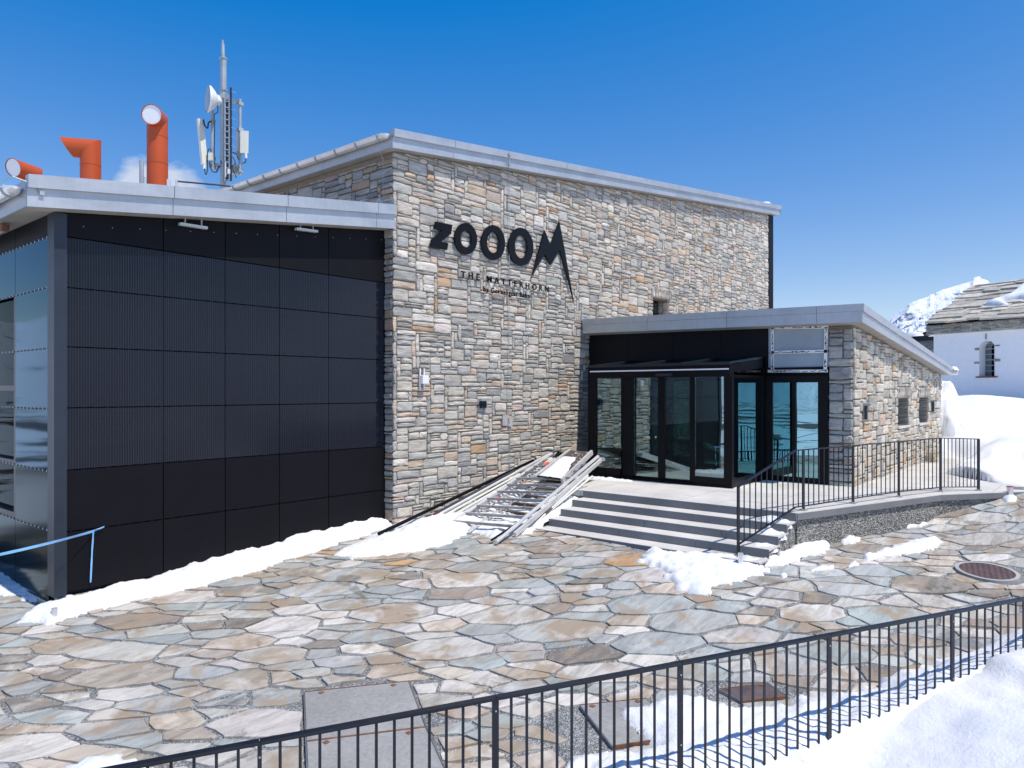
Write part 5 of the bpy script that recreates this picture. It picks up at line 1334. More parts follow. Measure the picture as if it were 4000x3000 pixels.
# second, smaller ladder frame below
a0, a1 = V(*at(1830, 2058, wy=8.0)) , V(*at(2230, 1790, wy=8.5)); b0, b1 = a0 + V(.15, .55, 0), a1 + V(.15, .55, 0)
t = thing('ladder', a0, 'narrow aluminium ladder frame lying under the big scaffold frame', 'ladder')
for a_, b_ in ((a0, a1), (b0, b1)): m_ = MB(); m_.bar(a_ + dn, b_ + dn, .03, .05); m_.build('rail', M['alu'], t)
for k in range(11): u = .05 + k * .09; m_ = MB(); m_.tube([a0.lerp(a1, u) + dn, b0.lerp(b1, u) + dn], .016, 8); m_.build('rung', M['alu'], t)
# walk board with snow
WB = [V(*at(2092, 1874, wy=8.35)), V(*at(2198, 1888, wy=7.75)), V(*at(2310, 1779, wy=8.0)), V(*at(2226, 1772, wy=8.6))]
t = thing('walk_board', WB[0], 'brown scaffold walk board with metal edges, partly covered with snow, on top of the pile', 'walk board')
up = V(0, 0, .05)
m_ = MB(); m_.hexa([p + up for p in WB], [p + up + V(0, 0, .02) for p in WB]); m_.build('board', M['board'], t)
for a_, b_ in ((WB[1], WB[2]), (WB[0], WB[3])): m_ = MB(); d_ = (b_ - a_) * .02; m_.bar(a_ - d_ + up, b_ + d_ + up, .045, .09); m_.build('edge_beam', M['alu'], t)
def lpt(u, v_): return WB[0].lerp(WB[1], u).lerp(WB[3].lerp(WB[2], u), v_)
sn = MB(); NX, NY = 16, 26; idx = {}
for j in range(NY):
    v_ = .0 + j / (NY - 1) * .74; ue = .93 - .55 * max(0, (v_ - .22)) ** .9 + .07 * nz(v_ * 9, 3, 1, 1.0) + (.35 * max(0, v_ - .55))
    for i in range(NX):
        u = .05 + (ue - .05) * i / (NX - 1); e = min(1, 4 * i / (NX - 1), 5 * (NX - 1 - i) / (NX - 1) + .15, 5 * j / (NY - 1) + .3, 7 * (NY - 1 - j) / (NY - 1) + .1)
        p = lpt(u, v_) + V(0, 0, .065 + .045 * e ** .5 + .008 * nz(u * 6, v_ * 12, 2)); sn.v.append(tuple(p))
for j in range(NY - 1):
    for i in range(NX - 1): a = j * NX + i; sn.f.append((a, a + 1, a + NX + 1, a + NX)); sn.c.append(None); sn.m.append(0)
tag(sn.build('snow_cover', M['snow'], smooth=True), 'slab of snow lying on the brown scaffold walk board', 'snow')
sp = MB(); rr = random.Random(77)
for k in range(60):
    p = lpt(rr.uniform(.35, .97), rr.uniform(.45, .97)) + V(0, 0, .073); s_ = rr.uniform(.004, .016); sp.box(tuple(p - V(s_, s_, .004)), tuple(p + V(s_, s_, .006)))
tag(sp.build('snow_crumbs', M['snow'], kind='stuff'), 'crumbs of snow scattered on the brown board')
# loose poles: (photo start px, start y, wy, end px, end y, wy, radius, material, label, bands, cap)
POL = [((1479, 2086), 8.95, (2083, 1798), 9.30, .030, 'black', 'long black pole whose lower end lies farthest left on the snow', (), None),
       ((1620, 2020), 9.10, (2086, 1793), 9.34, .022, 'alu', 'long silver pole leaning along the stone wall with a dark end', (), 'cable'),
       ((1672, 2033), 8.95, (2152, 1771), 9.10, .024, 'alu', 'silver pole with a blue tipped upper end', ((.05, .03, 'redtape'),), 'bluecap'),
       ((1660, 2030), 9.0, (2010, 1840), 9.15, .030, 'cable', 'thick black tube lying under the silver poles', (), None),
       ((1716, 2043), 8.85, (2155, 1791), 8.95, .018, 'plastic', 'thin off-white rod between the silver poles', (), None),
       ((1735, 2050), 8.75, (2168, 1792), 8.90, .024, 'alu', 'silver pole with a red band near its upper end', ((.90, .025, 'redtape'),), None),
       ((1690, 2040), 8.9, (2030, 1852), 9.0, .020, 'plastic', 'off-white pole with red tape at its foot', ((.06, .04, 'redtape'),), None),
       ((1742, 2032), 8.80, (2085, 1832), 8.9, .020, 'alu', 'short silver pole with a dark blue lower end', ((.02, .02, 'bluecap'),), None),
       ((2056, 2075), 7.36, (2296, 1857), 7.48, .020, 'alu', 'shiny pole on the snow closest to the steps', ((.33, .05, 'board'),), None),
       ((2064, 2066), 7.40, (2314, 1860), 7.42, .017, 'plastic', 'dull white rod resting beside the shiny pole near the steps', (), None),
       ((1920, 2110), 7.35, (2110, 1985), 7.50, .018, 'black', 'dark rod sticking out under the front of the scaffold frame', (), None),
       ((1805, 2042), 8.5, (2110, 1832), 8.75, .020, 'alu', 'silver pole with a small red clip in the middle of the pile', ((.42, .015, 'redtape'), (.74, .012, 'redtape')), None)]
for (s0, w0, s1, w1, r_, mt, lb, bd, cp) in POL:
    a_, b_ = V(*at(*s0, wy=w0)), V(*at(*s1, wy=w1)); g_ = gz(a_.x, a_.y); 
    tubething('scaffold_pole', a_, b_, r_, mt, lb, 'pole', bands=bd, caps=cp)
a_ = V(*at(2130, 1835, wy=9.1)); b_ = V(*at(2190, 1788, wy=9.2)); t = thing('black_crate', a_, 'black rubber bag tucked behind the walk board against the wall', 'bag')
m_ = MB(); u = (b_ - a_); m_.hexa([a_ + V(0, -.12, -.12), b_ + V(0, -.1, -.1), b_ + V(.02, .12, -.08), a_ + V(-.02, .1, -.1)], [a_ + V(.03, -.08, .06), b_ + V(-.02, -.06, .14), b_ + V(-.02, .06, .13), a_ + V(.03, .06, .07)]); m_.build('bag_body', M['cable'], t, bevel=.03)
m_ = MB(); m_.bar(a_ + V(.1, -.02, .1), b_ + V(-.1, -.02, .15), .02, .02); m_.build('strap', M['fence'], t)
a_ = LR0.lerp(LR1, .45) + V(-.25, .5, -.10); m_ = MB()
for k in range(7):
    q_ = LL0.lerp(LL1, .18 + k * .1) + V(.15, -.25, -.12); m_.bar(q_, q_ + V(.02, -.62, .0), .10, .02)
tag(m_.build('dark_board', M['board']), 'dark boards showing between the rungs under the scaffold frame', 'board', 'boards under the scaffold frame')

# ================================================================ SNOW PATCHES
def edged(P_, X, Y):
    d = np.full(X.shape, 1e9)
    for i in range(len(P_)):
        ax_, ay_ = P_[i]; bx_, by_ = P_[(i + 1) % len(P_)]; vx, vy_ = bx_ - ax_, by_ - ay_; L2 = vx * vx + vy_ * vy_ + 1e-12
        t = np.clip(((X - ax_) * vx + (Y - ay_) * vy_) / L2, 0, 1); d = np.minimum(d, np.hypot(X - ax_ - t * vx, Y - ay_ - t * vy_))
    return d
def inside_np(P_, X, Y):
    c = np.zeros(X.shape, bool); n = len(P_)
    for i in range(n):
        x1, y1 = P_[i]; x2, y2 = P_[(i + 1) % n]
        if abs(y2 - y1) < 1e-9: continue
        c ^= ((y1 > Y) != (y2 > Y)) & (X < (x2 - x1) * (Y - y1) / (y2 - y1) + x1)
    return c
def snow_patch(name, P_, H, label, step=.035, seed=0, edge=.12, zf=None, rough=.05, group='snow patches on the paving', lump=1.0, kind=None, cat='snow', skirt=.05):
    edge *= 1.7; H *= .9
    P_ = [tuple(p[:2]) for p in P_]; xs = [p[0] for p in P_]; ys = [p[1] for p in P_]
    x0, x1, y0, y1 = min(xs) - .1, max(xs) + .1, min(ys) - .1, max(ys) + .1
    nx, ny = int((x1 - x0) / step) + 2, int((y1 - y0) / step) + 2
    X, Y = np.meshgrid(x0 + np.arange(nx) * step, y0 + np.arange(ny) * step, indexing='ij')
    D = edged(P_, X, Y) * np.where(inside_np(P_, X, Y), 1, -1)
    m_ = MB(); ids = {}
    hv = {}
    for i in range(nx):
        for j in range(ny):
            if D[i, j] < -max(.08, step * 1.6): continue
            x, y = X[i, j], Y[i, j]; d = D[i, j] + rough * nz(x + seed, y, seed, 3.0) + max(rough, .05) * .9 * nz(x, y + seed, 1, 9)
            if d > 0:
                t = min(1, d / edge); h = H * (1 - (1 - t) ** 1.7) * (1 + .38 * nz(x + seed * 3, y, 0, 1.6)) + lump * (.030 * nz(x, y, seed, 7) + .014 * abs(nz(x, y, seed, 20))) * t
                hv[(i, j)] = max(.004, h) + .022
            else: hv[(i, j)] = -skirt
    for i in range(nx - 1):
        for j in range(ny - 1):
            k4 = [(i, j), (i + 1, j), (i + 1, j + 1), (i, j + 1)]
            if all(k in hv for k in k4) and any(hv[k] > 0 for k in k4):
                for k in k4:
                    if k not in ids: ids[k] = len(m_.v); x, y = X[k], Y[k]; m_.v.append((x, y, (zf or gz)(x, y) + hv[k]))
                m_.f.append(tuple(ids[k] for k in k4)); m_.c.append(None); m_.m.append(0)
    o = m_.build(name, M['snow'], smooth=True, fixn=False); return tag(o, label, cat, group, kind)
def pg(pts, up=0.0): return [atg(x, y, up) for x, y in pts]
# along the solar building
low = [(100, 2440), (180, 2445), (255, 2425), (380, 2385), (520, 2350), (640, 2325), (760, 2300), (900, 2262), (1010, 2235), (1110, 2190), (1240, 2160), (1330, 2120), (1420, 2095), (1500, 2070), (1545, 2050)]
P_ = pg(low) + [(8.3, 9.62), (8.3, PY + .35), (3.0, PY + .25), (2.75, PY - .1)]
snow_patch('snow_patch', P_, .165, 'long bank of snow along the foot of the black solar panels', seed=1, edge=.2, rough=.06)
snow_patch('snow_patch', pg([(-150, 2190), (-150, 2330), (20, 2330), (120, 2345), (190, 2380), (245, 2350), (150, 2270), (0, 2225)]), .05, 'patch of snow in shade at the left foot of the building', seed=2, edge=.15)
# heap by the ladders
snow_patch('snow_heap', pg([(1300, 2175), (1330, 2150), (1420, 2110), (1500, 2075), (1560, 2040), (1640, 2030), (1720, 2020), (1860, 1985), (2000, 1935), (2110, 1890), (2200, 1900), (2250, 1915), (2170, 1985), (2100, 2050), (2075, 2085), (2020, 2095), (1960, 2100), (1925, 2108), (1860, 2085), (1800, 2100), (1760, 2125), (1690, 2145), (1600, 2160), (1500, 2175), (1400, 2185)]), .15, 'broad heap of snow under and left of the scaffold frame', seed=3, edge=.35, rough=.06)
# snow and ground rise between the steps and the stone wall
m_ = MB(); P_ = [(9.3, 7.28), (TN + .3, 7.28), (TN + .3, WY - .06), (9.0, WY - .06)]
m_.hexa([(x, y, -3.0) for x, y in P_], [(9.3, 7.28, gz(9.3, 7.28) - .02), (TN + .3, 7.28, ZL - .12), (TN + .3, WY - .06, ZL - .1), (9.0, WY - .06, gz(9.0, 9.5) - .02)])
tag(m_.build('ramp', M['granite_dark']), 'stone ramp under the scaffold pile between the steps and the wall', kind='structure')
def rampz(x, y): u = min(1, max(0, (x - 9.15) / (TN + .3 - 9.15))); return gz(9.15, y) * (1 - u) + (ZL - .09) * u
snow_patch('snow_heap', [(9.2, 7.30), (TN - .1, 7.32), (TN + .25, 7.4), (TN + .4, 8.2), (TN + .2, 9.0), (9.8, 9.3), (9.1, 9.2), (9.0, 8.2)], .05, 'snow caught between the poles and the left end of the steps', seed=4, zf=rampz, edge=.2, rough=.10)
# patch at the foot of the railing
snow_patch('snow_patch', pg([(2500, 2200), (2520, 2165), (2560, 2152), (2600, 2165), (2680, 2168), (2760, 2172), (2830, 2178), (2870, 2190), (2950, 2195), (3020, 2180), (3070, 2160), (3110, 2140), (3180, 2124), (3235, 2127), (3262, 2140), (3210, 2165), (3130, 2180), (3080, 2200), (3050, 2212), (3000, 2222), (2985, 2245), (2930, 2262), (2880, 2285), (2800, 2292), (2785, 2315), (2740, 2322), (2650, 2305), (2600, 2262), (2620, 2240), (2560, 2225)]), .085, 'irregular snow patch at the foot of the steps and railing', seed=5, edge=.10, rough=.09)
snow_patch('snow_patch', pg([(3362, 2180), (3400, 2172), (3440, 2155), (3520, 2130), (3560, 2118), (3630, 2112), (3680, 2118), (3670, 2145), (3600, 2160), (3560, 2172), (3480, 2178), (3440, 2190), (3390, 2192)]), .06, 'long thin snow patch on the paving right of the steps', seed=6, edge=.08, rough=.07)
snow_patch('snow_patch', pg([(3275, 2125), (3300, 2112), (3340, 2098), (3362, 2100), (3356, 2118), (3320, 2128)]), .07, 'small snow patch against the grey pebble wall', seed=7, edge=.07)
snow_patch('snow_patch', pg([(3158, 2230), (3200, 2218), (3268, 2215), (3262, 2226), (3220, 2236), (3170, 2237)]), .03, 'thin sliver of snow on the flagstones below the railing', seed=8, edge=.06, rough=.03)
snow_patch('snow_patch', pg([(3302, 2216), (3318, 2200), (3350, 2196), (3354, 2212), (3325, 2219)]), .04, 'small rounded snow lump between two larger patches', seed=9, edge=.06, rough=.03)
snow_patch('snow_patch', pg([(3048, 2255), (3052, 2240), (3068, 2242), (3072, 2258), (3058, 2262)]), .04, 'fist sized lump of snow on the flagstones', seed=10, edge=.05, step=.02, rough=.02)
for k, (a, b) in enumerate(((3495, 2078), (3565, 2055), (3610, 2052))): pass
snow_patch('snow_patch', pg([(3475, 2075), (3500, 2058), (3525, 2053), (3590, 2055), (3612, 2045), (3618, 2052), (3590, 2062), (3530, 2063), (3495, 2070)]), .04, 'narrow strip of snow at the base of the pebble wall', seed=11, edge=.06, rough=.04)
snow_patch('snow_patch', pg([(3915, 1950), (3930, 1930), (3960, 1928), (3980, 1950), (3960, 1965), (3925, 1962)]), .05, 'small snow lump beside the orange ended tube', seed=12, edge=.08, rough=.05)
snow_patch('snow_patch', pg([(270, 3010), (330, 2975), (420, 2950), (470, 2965), (480, 2985), (600, 3010), (560, 3060), (250, 3060)]), .05, 'snow patch at the bottom left behind the fence', seed=13, edge=.1, rough=.06)
# snow on the steps
for (x, y, z_, rx, ry, h_, s_) in ((TN - .02, SY0 + .28, ZL - RH, .20, .24, .08, 21), (TN - .33, SY0 + .20, ZL - 2 * RH, .20, .18, .075, 22), (TN - .62, SY0 + .16, ZL - 3 * RH, .2, .14, .04, 23)):
    P_ = [(x - .1 + rx * math.cos(a) * (1 + .2 * math.sin(3 * a)), y + ry * math.sin(a)) for a in [2 * math.pi * k / 14 for k in range(14)]]
    snow_patch('snow_lump', P_, h_, 'lump of snow on the right end of the steps under the railing, ' + {21: 'the upper one', 22: 'the middle one', 23: 'the lower one'}[s_], seed=s_, edge=.14, zf=lambda x_, y_, z_=z_: z_ - .03, rough=.05, step=.025, group='snow lumps on the steps')
snow_patch('snow_patch', [(12.1, 8.35), (12.05, 7.8), (12.15, 7.2), (12.4, 7.3), (12.45, 8.3)], .03, 'thin strip of snow before the left porch door', seed=25, edge=.06, zf=lambda x, y: ZL - .03, rough=.05)
snow_patch('snow_heap', [(13.0, 5.6), (13.9, 5.6), (13.9, 6.5), (13.2, 6.6), (12.9, 6.3)], .17, 'heap of snow visible behind the right porch pane', seed=26, edge=.2, zf=lambda x, y: ZL - .03)
# snow behind and through the fence, covering the plaza edge
bk = [(2180, 3060), (2240, 2960), (2400, 2925), (2470, 2925), (2555, 2885), (2520, 2840), (2430, 2770), (2480, 2745), (2560, 2722), (2650, 2700), (2740, 2694), (2800, 2705), (2810, 2735), (2900, 2758), (3000, 2748), (3090, 2728), (3100, 2712), (3200, 2718), (3330, 2705), (3400, 2690), (3480, 2660), (3560, 2640), (3640, 2612), (3700, 2590), (3800, 2560), (3880, 2520), (3960, 2500), (4100, 2470), (4400, 2400)]
P_ = pg(bk, .08) + [tuple(fp(9.8, 0) + fn3 * .4)[:2], tuple(fp(s_at(3300), 0) + fn3 * .4)[:2], tuple(fp(s_at(2200), 0) + fn3 * .05)[:2]]
def zback(x, y):
    s = (Vector((x, y)) - FA).dot(FD); dd = -fside(x, y)      # distance behind the fence
    u = max(0, min(1, (s - 4.2) / 4.2)); lift = .50 * u ** 1.2 * max(0, 1 - dd / 1.0) ** 1.5
    return gz(x, y) + .02 + lift - 1.3 * max(0, -dd)
snow_patch('snow_field', P_, .13, 'sheet of snow on the plaza behind the right half of the fence', seed=14, edge=.25, zf=zback, rough=.10, step=.04, group=None)
# deep snow on the camera side of the fence, bottom right
cont = [(3180, 3020), (3253, 2967), (3326, 2941), (3400, 2880), (3476, 2826), (3550, 2771), (3658, 2699), (3724, 2674), (3825, 2619), (3883, 2551), (3977, 2535), (4100, 2500), (4400, 2440)]
cs = []
for px_, py_ in cont:
    s = s_at(px_); p = fp(s, 0); _, _, d_ = proj(p); cs.append((s, (HY - py_) * d_ / F))
cs = [(cs[0][0] - 1.6, -3.7), (cs[0][0] - .6, -3.25)] + cs
print('bank', [(round(a, 2), round(b, 2)) for a, b in cs])
def bankz(x, y):
    s = (Vector((x, y)) - FA).dot(FD); dd = fside(x, y)
    z = np.interp(s + .35 * max(0, dd) ** .8, [c[0] for c in cs], [c[1] for c in cs])
    z = z + .10 * (1 - math.exp(-max(0, dd) * 1.2)) * min(1, max(0, (s - 4) / 2)) 
    z += .05 * nz(x, y, 3, .8) * min(1, abs(dd) * 2) + .02 * nz(x, y, 5, 3.5) + .008 * nz(x, y, 5, 12)
    if dd < 0: z -= 1.6 * (-dd) ** 1.15
    return float(z)
sheet('snow_bank', 2.0, 16.0, -6.5, 4.6, .06, bankz, M['snow'], keep=lambda x, y: fside(x, y) > -.5 and (Vector((x, y)) - FA).dot(FD) > cs[0][0] - .1 + .4 * 0 and fside(x, y) < 5)
tag(bpy.data.objects['snow_bank'], 'deep smooth snow bank in the bottom right corner in front of the fence', kind='structure')

# ================================================================ TERRAIN
ghill = [(13.2, -1.80), (14.2, -1.55), (16, -1.30), (20, -.90), (24, -.45), (28, -.16), (34, -.6), (60, -2), (150, -12), (400, -40)]
def hillz(x, y):
    d_ = CA * x + SA * y; r_ = SA * x - CA * y
    z = np.interp(d_, [g_[0] for g_ in ghill], [g_[1] for g_ in ghill])
    q_ = r_ / max(d_, 1); z -= .20 * abs((q_ - .64) / .08) ** 1.6 * (1 if d_ > 18 and d_ < 60 and abs(q_ - .64) < .3 else 0) * min(1, (d_ - 18) / 8 if d_ > 18 else 0)
    # beaten track across the slope
    tr = 16.2 + .55 * (r_ - 9.5) * 0 - .25 * (r_ - 9.5) + .3 * nz(x, y, 0, .4); z -= .22 * math.exp(-((d_ - tr) / .5) ** 2) * (1 + .8 * nz(x, y, 1, 3)); z += .10 * math.exp(-((d_ - tr - 1.3) / .8) ** 2)
    return float(z + .04 * nz(x, y, 2, .35) + .012 * nz(x, y, 2, 3))
e1_ = Vector(P1); e2_ = (Vector(P3) - e1_).normalized()
SE = [at(3560, 1842, z=ZL), at(3640, 1845, z=ZL), at(3720, 1855, z=ZL), at(3750, 1868, z=ZL), at(3830, 1880, z=ZL), at(3900, 1888, z=ZL), at(4000, 1898, z=ZL), at(4300, 1915, z=ZL)]
SEr = [SA * p[0] - CA * p[1] for p in SE]; SEd = [CA * p[0] + SA * p[1] for p in SE]
def hkeep(x, y):
    d_ = CA * x + SA * y; r_ = SA * x - CA * y
    if y > AY + .15 and x < AX1 - .15: return False
    return d_ > np.interp(r_, SEr, SEd) - .35 and r_ > 3 and r_ < 26
def hz2(x, y):
    d_ = CA * x + SA * y; r_ = SA * x - CA * y; e = d_ - np.interp(r_, SEr, SEd)
    e += .12 * nz(x, y, 0, 2); e = min(e, max(x - (AX1 - .5), (AY - .85) - y) + .1 * nz(x, y, 4, 2))
    if e < 0: return ZL - .01 + e * .6
    return ZL - .01 + (max(hillz(x, y), ZL + .10) - ZL + .01) * (1 - math.exp(-e * 2.6)) if e < 4 else hillz(x, y)
sh = sheet('snow_hill', 12.0, 40.0, -9, 12, .085, hz2, M['snow'], keep=lambda x, y: hkeep(x, y)); tag(sh, 'smooth snow slope rising behind the terrace to the white chapel', kind='structure')
# tall piled snow at the end of the entrance wing
cxp = AX1 + .35; P_ = [(AX1 - .05, AY - .35), (AX1 + 1.0, AY - .75), (AX1 + 2.3, AY - .1), (AX1 + 2.8, AY + 1.6), (AX1 + 1.5, AY + 3.2), (AX1 + .03, AY + 3.2)]
snow_patch('snow_heap', P_, 1.75, 'tall pile of snow against the far end of the stone side wall', seed=31, edge=.75, step=.09, zf=lambda x, y: hillz(x, y) - .15, rough=.15, group=None, lump=1.5, skirt=.5)
# brown grass tuft by the wall corner
m_ = MB(); rr = random.Random(5); b_ = at(3640, 1815, wy=AY - .15)
for k in range(160):
    x, y = b_[0] + rr.gauss(0, .18), AY - .12 - abs(rr.gauss(0, .08)); z_ = -1.75; h_ = rr.uniform(.15, .5); dx, dy = rr.gauss(0, .06), rr.gauss(0, .05)
    m_.add([(x - .006, y, z_), (x + .006, y, z_), (x + dx, y + dy, z_ + h_)], [(0, 1, 2)])
tag(m_.build('dry_grass', plain('dry_grass', (.30, .23, .12), .8)), 'tuft of dry brown grass at the foot of the side wall', kind='stuff')
# wide snow country in all directions
def far_ground(x, y):
    r_ = math.hypot(x - 8, y - 6); base = -3.4 - .0016 * max(0, r_ - 25) ** 1.35
    return base + (2.0 * nz(x, y, 7, .02) + .5 * nz(x, y, 3, .09)) * min(1, max(0, (r_ - 16) / 25))
m_ = MB(); rad = [0, 3, 6, 9, 12, 15, 18, 21, 25, 30, 36, 44, 54, 66, 80, 100, 130, 170, 230, 310, 420, 600, 850, 1200, 1800]; NA = 96
m_.v.append((8, 6, far_ground(8, 6)))
for r_ in rad[1:]:
    for k in range(NA): a = 2 * math.pi * k / NA; x, y = 8 + r_ * math.cos(a), 6 + r_ * math.sin(a); m_.v.append((x, y, far_ground(x, y)))
for k in range(NA): m_.f.append((0, 1 + k, 1 + (k + 1) % NA))
for i in range(len(rad) - 2):
    for k in range(NA): m_.f.append((1 + i * NA + k, 1 + (i + 1) * NA + k, 1 + (i + 1) * NA + (k + 1) % NA, 1 + i * NA + (k + 1) % NA))
m_.c = [None] * len(m_.f); m_.m = [0] * len(m_.f)
def mk_snowrock():
    m = NM('snow_with_rocks'); c = m.coord(); a = m.noise(.12, 7, .65, m.coord((1, 1, 1)), .5)
    m.set('Base Color', m.mix(m.ramp(a, [(.51, 0.0), (.55, 1.0)]), (.84, .87, .90), m.ramp(m.noise(2, 5, .6, c), [(.3, (.06, .055, .05)), (.7, (.16, .15, .13))]))); m.set('Roughness', .8); m.bump(m.noise(.6, 6, .6, c), .5, .3); return m.m
tag(m_.build('snow_ground', mk_snowrock(), smooth=True), 'wide snow covered ground with bare rocks', kind='structure')
# ring of mountains
m_ = MB(); NA = 360; lay = [(900, 0), (1200, .25), (1600, .6), (2100, 1.0), (2600, .8)]
for r_, f_ in lay:
    for k in range(NA):
        a = 2 * math.pi * k / NA; x, y = math.cos(a) * r_, math.sin(a) * r_
        az = (math.degrees(a) - 40 + 180) % 360 - 180      # 0 = straight ahead
        lowf = 1.0 if abs(az) > 55 else .35
        h_ = (150 + 190 * (nz(math.cos(a) * 2, math.sin(a) * 2, 1, 1.4) + .35) + 70 * nz(x, y, 0, .004)) * f_ * lowf; m_.v.append((x, y, max(-80, h_) - 60 * (1 - f_) - 30 * (f_ == 0)))
for i in range(len(lay) - 1):
    for k in range(NA): m_.f.append((i * NA + k, (i + 1) * NA + k, (i + 1) * NA + (k + 1) % NA, i * NA + (k + 1) % NA))
m_.c = [None] * len(m_.f); m_.m = [0] * len(m_.f)
tag(m_.build('mountain_ring', M['mount'], smooth=False), 'distant ring of snowy mountains around the place', kind='structure')
# the peak seen beyond the chapel
RD = [(3300, 1420), (3380, 1345), (3440, 1285), (3485, 1243), (3510, 1222), (3550, 1188), (3590, 1168), (3620, 1158), (3634, 1149), (3650, 1148), (3680, 1133), (3720, 1120), (3745, 1113), (3770, 1106), (3790, 1100), (3803, 1085), (3826, 1081), (3836, 1092), (3858, 1096), (3876, 1112), (3920, 1130), (4000, 1165), (4150, 1230), (4400, 1330)]
m_ = MB(); NX, NY = 420, 90
for i in range(NX):
    px_ = 3300 + 1100 * i / (NX - 1); ry0 = np.interp(px_, [a for a, _ in RD], [b for _, b in RD]); ry1 = np.mean([np.interp(px_ + o_, [a for a, _ in RD], [b for _, b in RD]) for o_ in range(-90, 91, 15)]); q_ = (px_ - 2000) / F
    for j in range(NY):
        t = j / (NY - 1); d_ = 3000 - 1300 * t; ry = ry0 + (ry1 - ry0) * min(1, t * 7); zr_ = (HY - ry) / F * 3000; x, y = d_ * (CA + SA * q_), d_ * (SA - CA * q_)
        rug = 1 - abs(nz(x, y, 1, .0045, 6)); am = 75 * min(1, .12 + t * 3) * (1 if t > 0 else .25)
        z = zr_ * (1 - t) ** 1.15 - 160 * t + (rug - .8) * am + 10 * nz(x, y, 3, .02, 5) * (.4 + t)
        m_.v.append((x, y, z))
for i in range(NX - 1):
    for j in range(NY - 1): a = i * NY + j; m_.f.append((a, a + 1, a + NY + 1, a + NY))
for i in range(NX):     # back side
    pass
m_.c = [None] * len(m_.f); m_.m = [0] * len(m_.f)
tag(m_.build('mountain', M['mount'], smooth=False, fixn=False), 'snow covered rocky peak beyond the chapel', kind='structure')

# ================================================================ CHAPEL
def cw(r, d): return Vector((SA * r + CA * d, -CA * r + SA * d, 0))
CO = cw(19.65, 34); CU_ = (cw(.512, -.859)).normalized(); CN = (cw(-.859, -.512)).normalized()     # along the wall to the right / towards the viewer
Z_ = Vector((0, 0, 1))
chap = thing('chapel', CO, 'white rendered chapel with a roof of irregular stone slabs and an arched window', 'chapel')
def cp(u, z, n=0.0): return CO + CU_ * u + CN * n + Z_ * z
W0, W1 = 0.0, 9.0
def ub(px):   # distance along the chapel wall at photo column px
    q_ = (px - 2000) / F; rO, dO = 19.65, 34; return (q_ * dO - rO) / (.512 + q_ * .859)
wu0, wu1 = ub(3829), ub(3881); gu0 = ub(3849)
uc = (wu0 + wu1) / 2 ; hw = max(.32, (wu1 - wu0) / 2)
zs = (HY - 1470) / F * proj(cp(uc, 0))[2]; zt_ = (HY - 1330) / F * proj(cp(uc, 0))[2]; zar = zt_ - hw
print('chapel window', wu0, wu1, zs, zt_)
m_ = MB(); WT = 2.60
def cbox(m_, u0, u1, z0, z1, n0, n1): m_.hexa([cp(u0, z0, n0), cp(u1, z0, n0), cp(u1, z0, n1), cp(u0, z0, n1)], [cp(u0, z1, n0), cp(u1, z1, n0), cp(u1, z1, n1), cp(u0, z1, n1)])
cbox(m_, W0, uc - hw, -3, WT, -.6, 0); cbox(m_, uc + hw, W1, -3, WT, -.6, 0); cbox(m_, uc - hw, uc + hw, -3, zs, -.6, 0)
# arch ring
K = 12
for k in range(K):
    a0, a1 = math.pi * k / K, math.pi * (k + 1) / K
    x0, x1 = uc + hw * math.cos(a0), uc + hw * math.cos(a1); y0, y1 = zar + hw * math.sin(a0), zar + hw * math.sin(a1)
    m_.hexa([cp(x1, y1, -.6), cp(x0, y0, -.6), cp(x0, y0, 0), cp(x1, y1, 0)], [cp(x1, WT, -.6), cp(x0, WT, -.6), cp(x0, WT, 0), cp(x1, WT, 0)])
cbox(m_, W0, W0 + .5, -3, WT, -8, -.6)
m_.build('wall', M['plaster'], chap)
m_ = MB(); cbox(m_, uc - hw, uc + hw, zs, zt_, -.56, -.54); wn = m_.build('window', M['interior'], chap)
m_ = MB(); cbox(m_, uc - hw, uc + hw, zs, zt_, -.535, -.53); m_.build('pane', M['wpane'], wn)
for k in range(7):
    z = zs + (zt_ - zs) * k / 6.4; m_ = MB(); cbox(m_, uc - hw, uc + hw, z - .012, z + .012, -.528, -.50); m_.build('glazing_bar', M['lead'], wn)
for u in (uc, ): m_ = MB(); cbox(m_, u + .06, u + .08, zs, zt_, -.528, -.50); m_.build('glazing_bar', M['lead'], wn)
m_ = MB(); cbox(m_, uc - hw - .12, uc + hw + .12, zs - .06, zs, -.3, .06); m_.build('sill', M['rust'], wn)
rr = random.Random(3)
def cstone(u0, u1, z0, z1, n0=.0, col=(.32, .32, .29)):
    m_ = MB(); stone_geo(m_, CO, CU_, CN, u0, z0, u1 - u0, z1 - z0, rr, .012, (n0 + .02, n0 + .05), col); return m_.build('stone', M['stone'], chap, fixn=False)
dch = proj(cp(uc, 0))[2]
def cz(py): return (HY - py) / F * dch
for (a, b, y0, y1) in ((3807, 3826, 1368, 1356), (3805, 3826, 1421, 1411), (3881, 3907, 1355, 1349), (3881, 3909, 1415, 1402), (3848, 3856, 1326, 1302)):
    cstone(ub(a), ub(b), cz(y0), cz(y1))
# masonry band under the eaves
zb = WT
for row, h_ in enumerate((.15, .15, .18)):
    u = W0 - .28
    while u < W1:
        L = rr.uniform(.22, .62) * (1.3 if row == 2 else 1); cstone(u, min(W1, u + L), zb, zb + h_, .12, pick([((.33, .33, .30), 4), ((.26, .29, .29), 3), ((.36, .29, .22), 1), ((.42, .41, .37), 2)], rr)); u += L
    zb += h_
m_ = MB(); cbox(m_, W0 - .28, W1, WT, WT + .47, -.3, .12); m_.build('eaves_band', plain('pale_mortar', (.50, .47, .40), .9), chap)
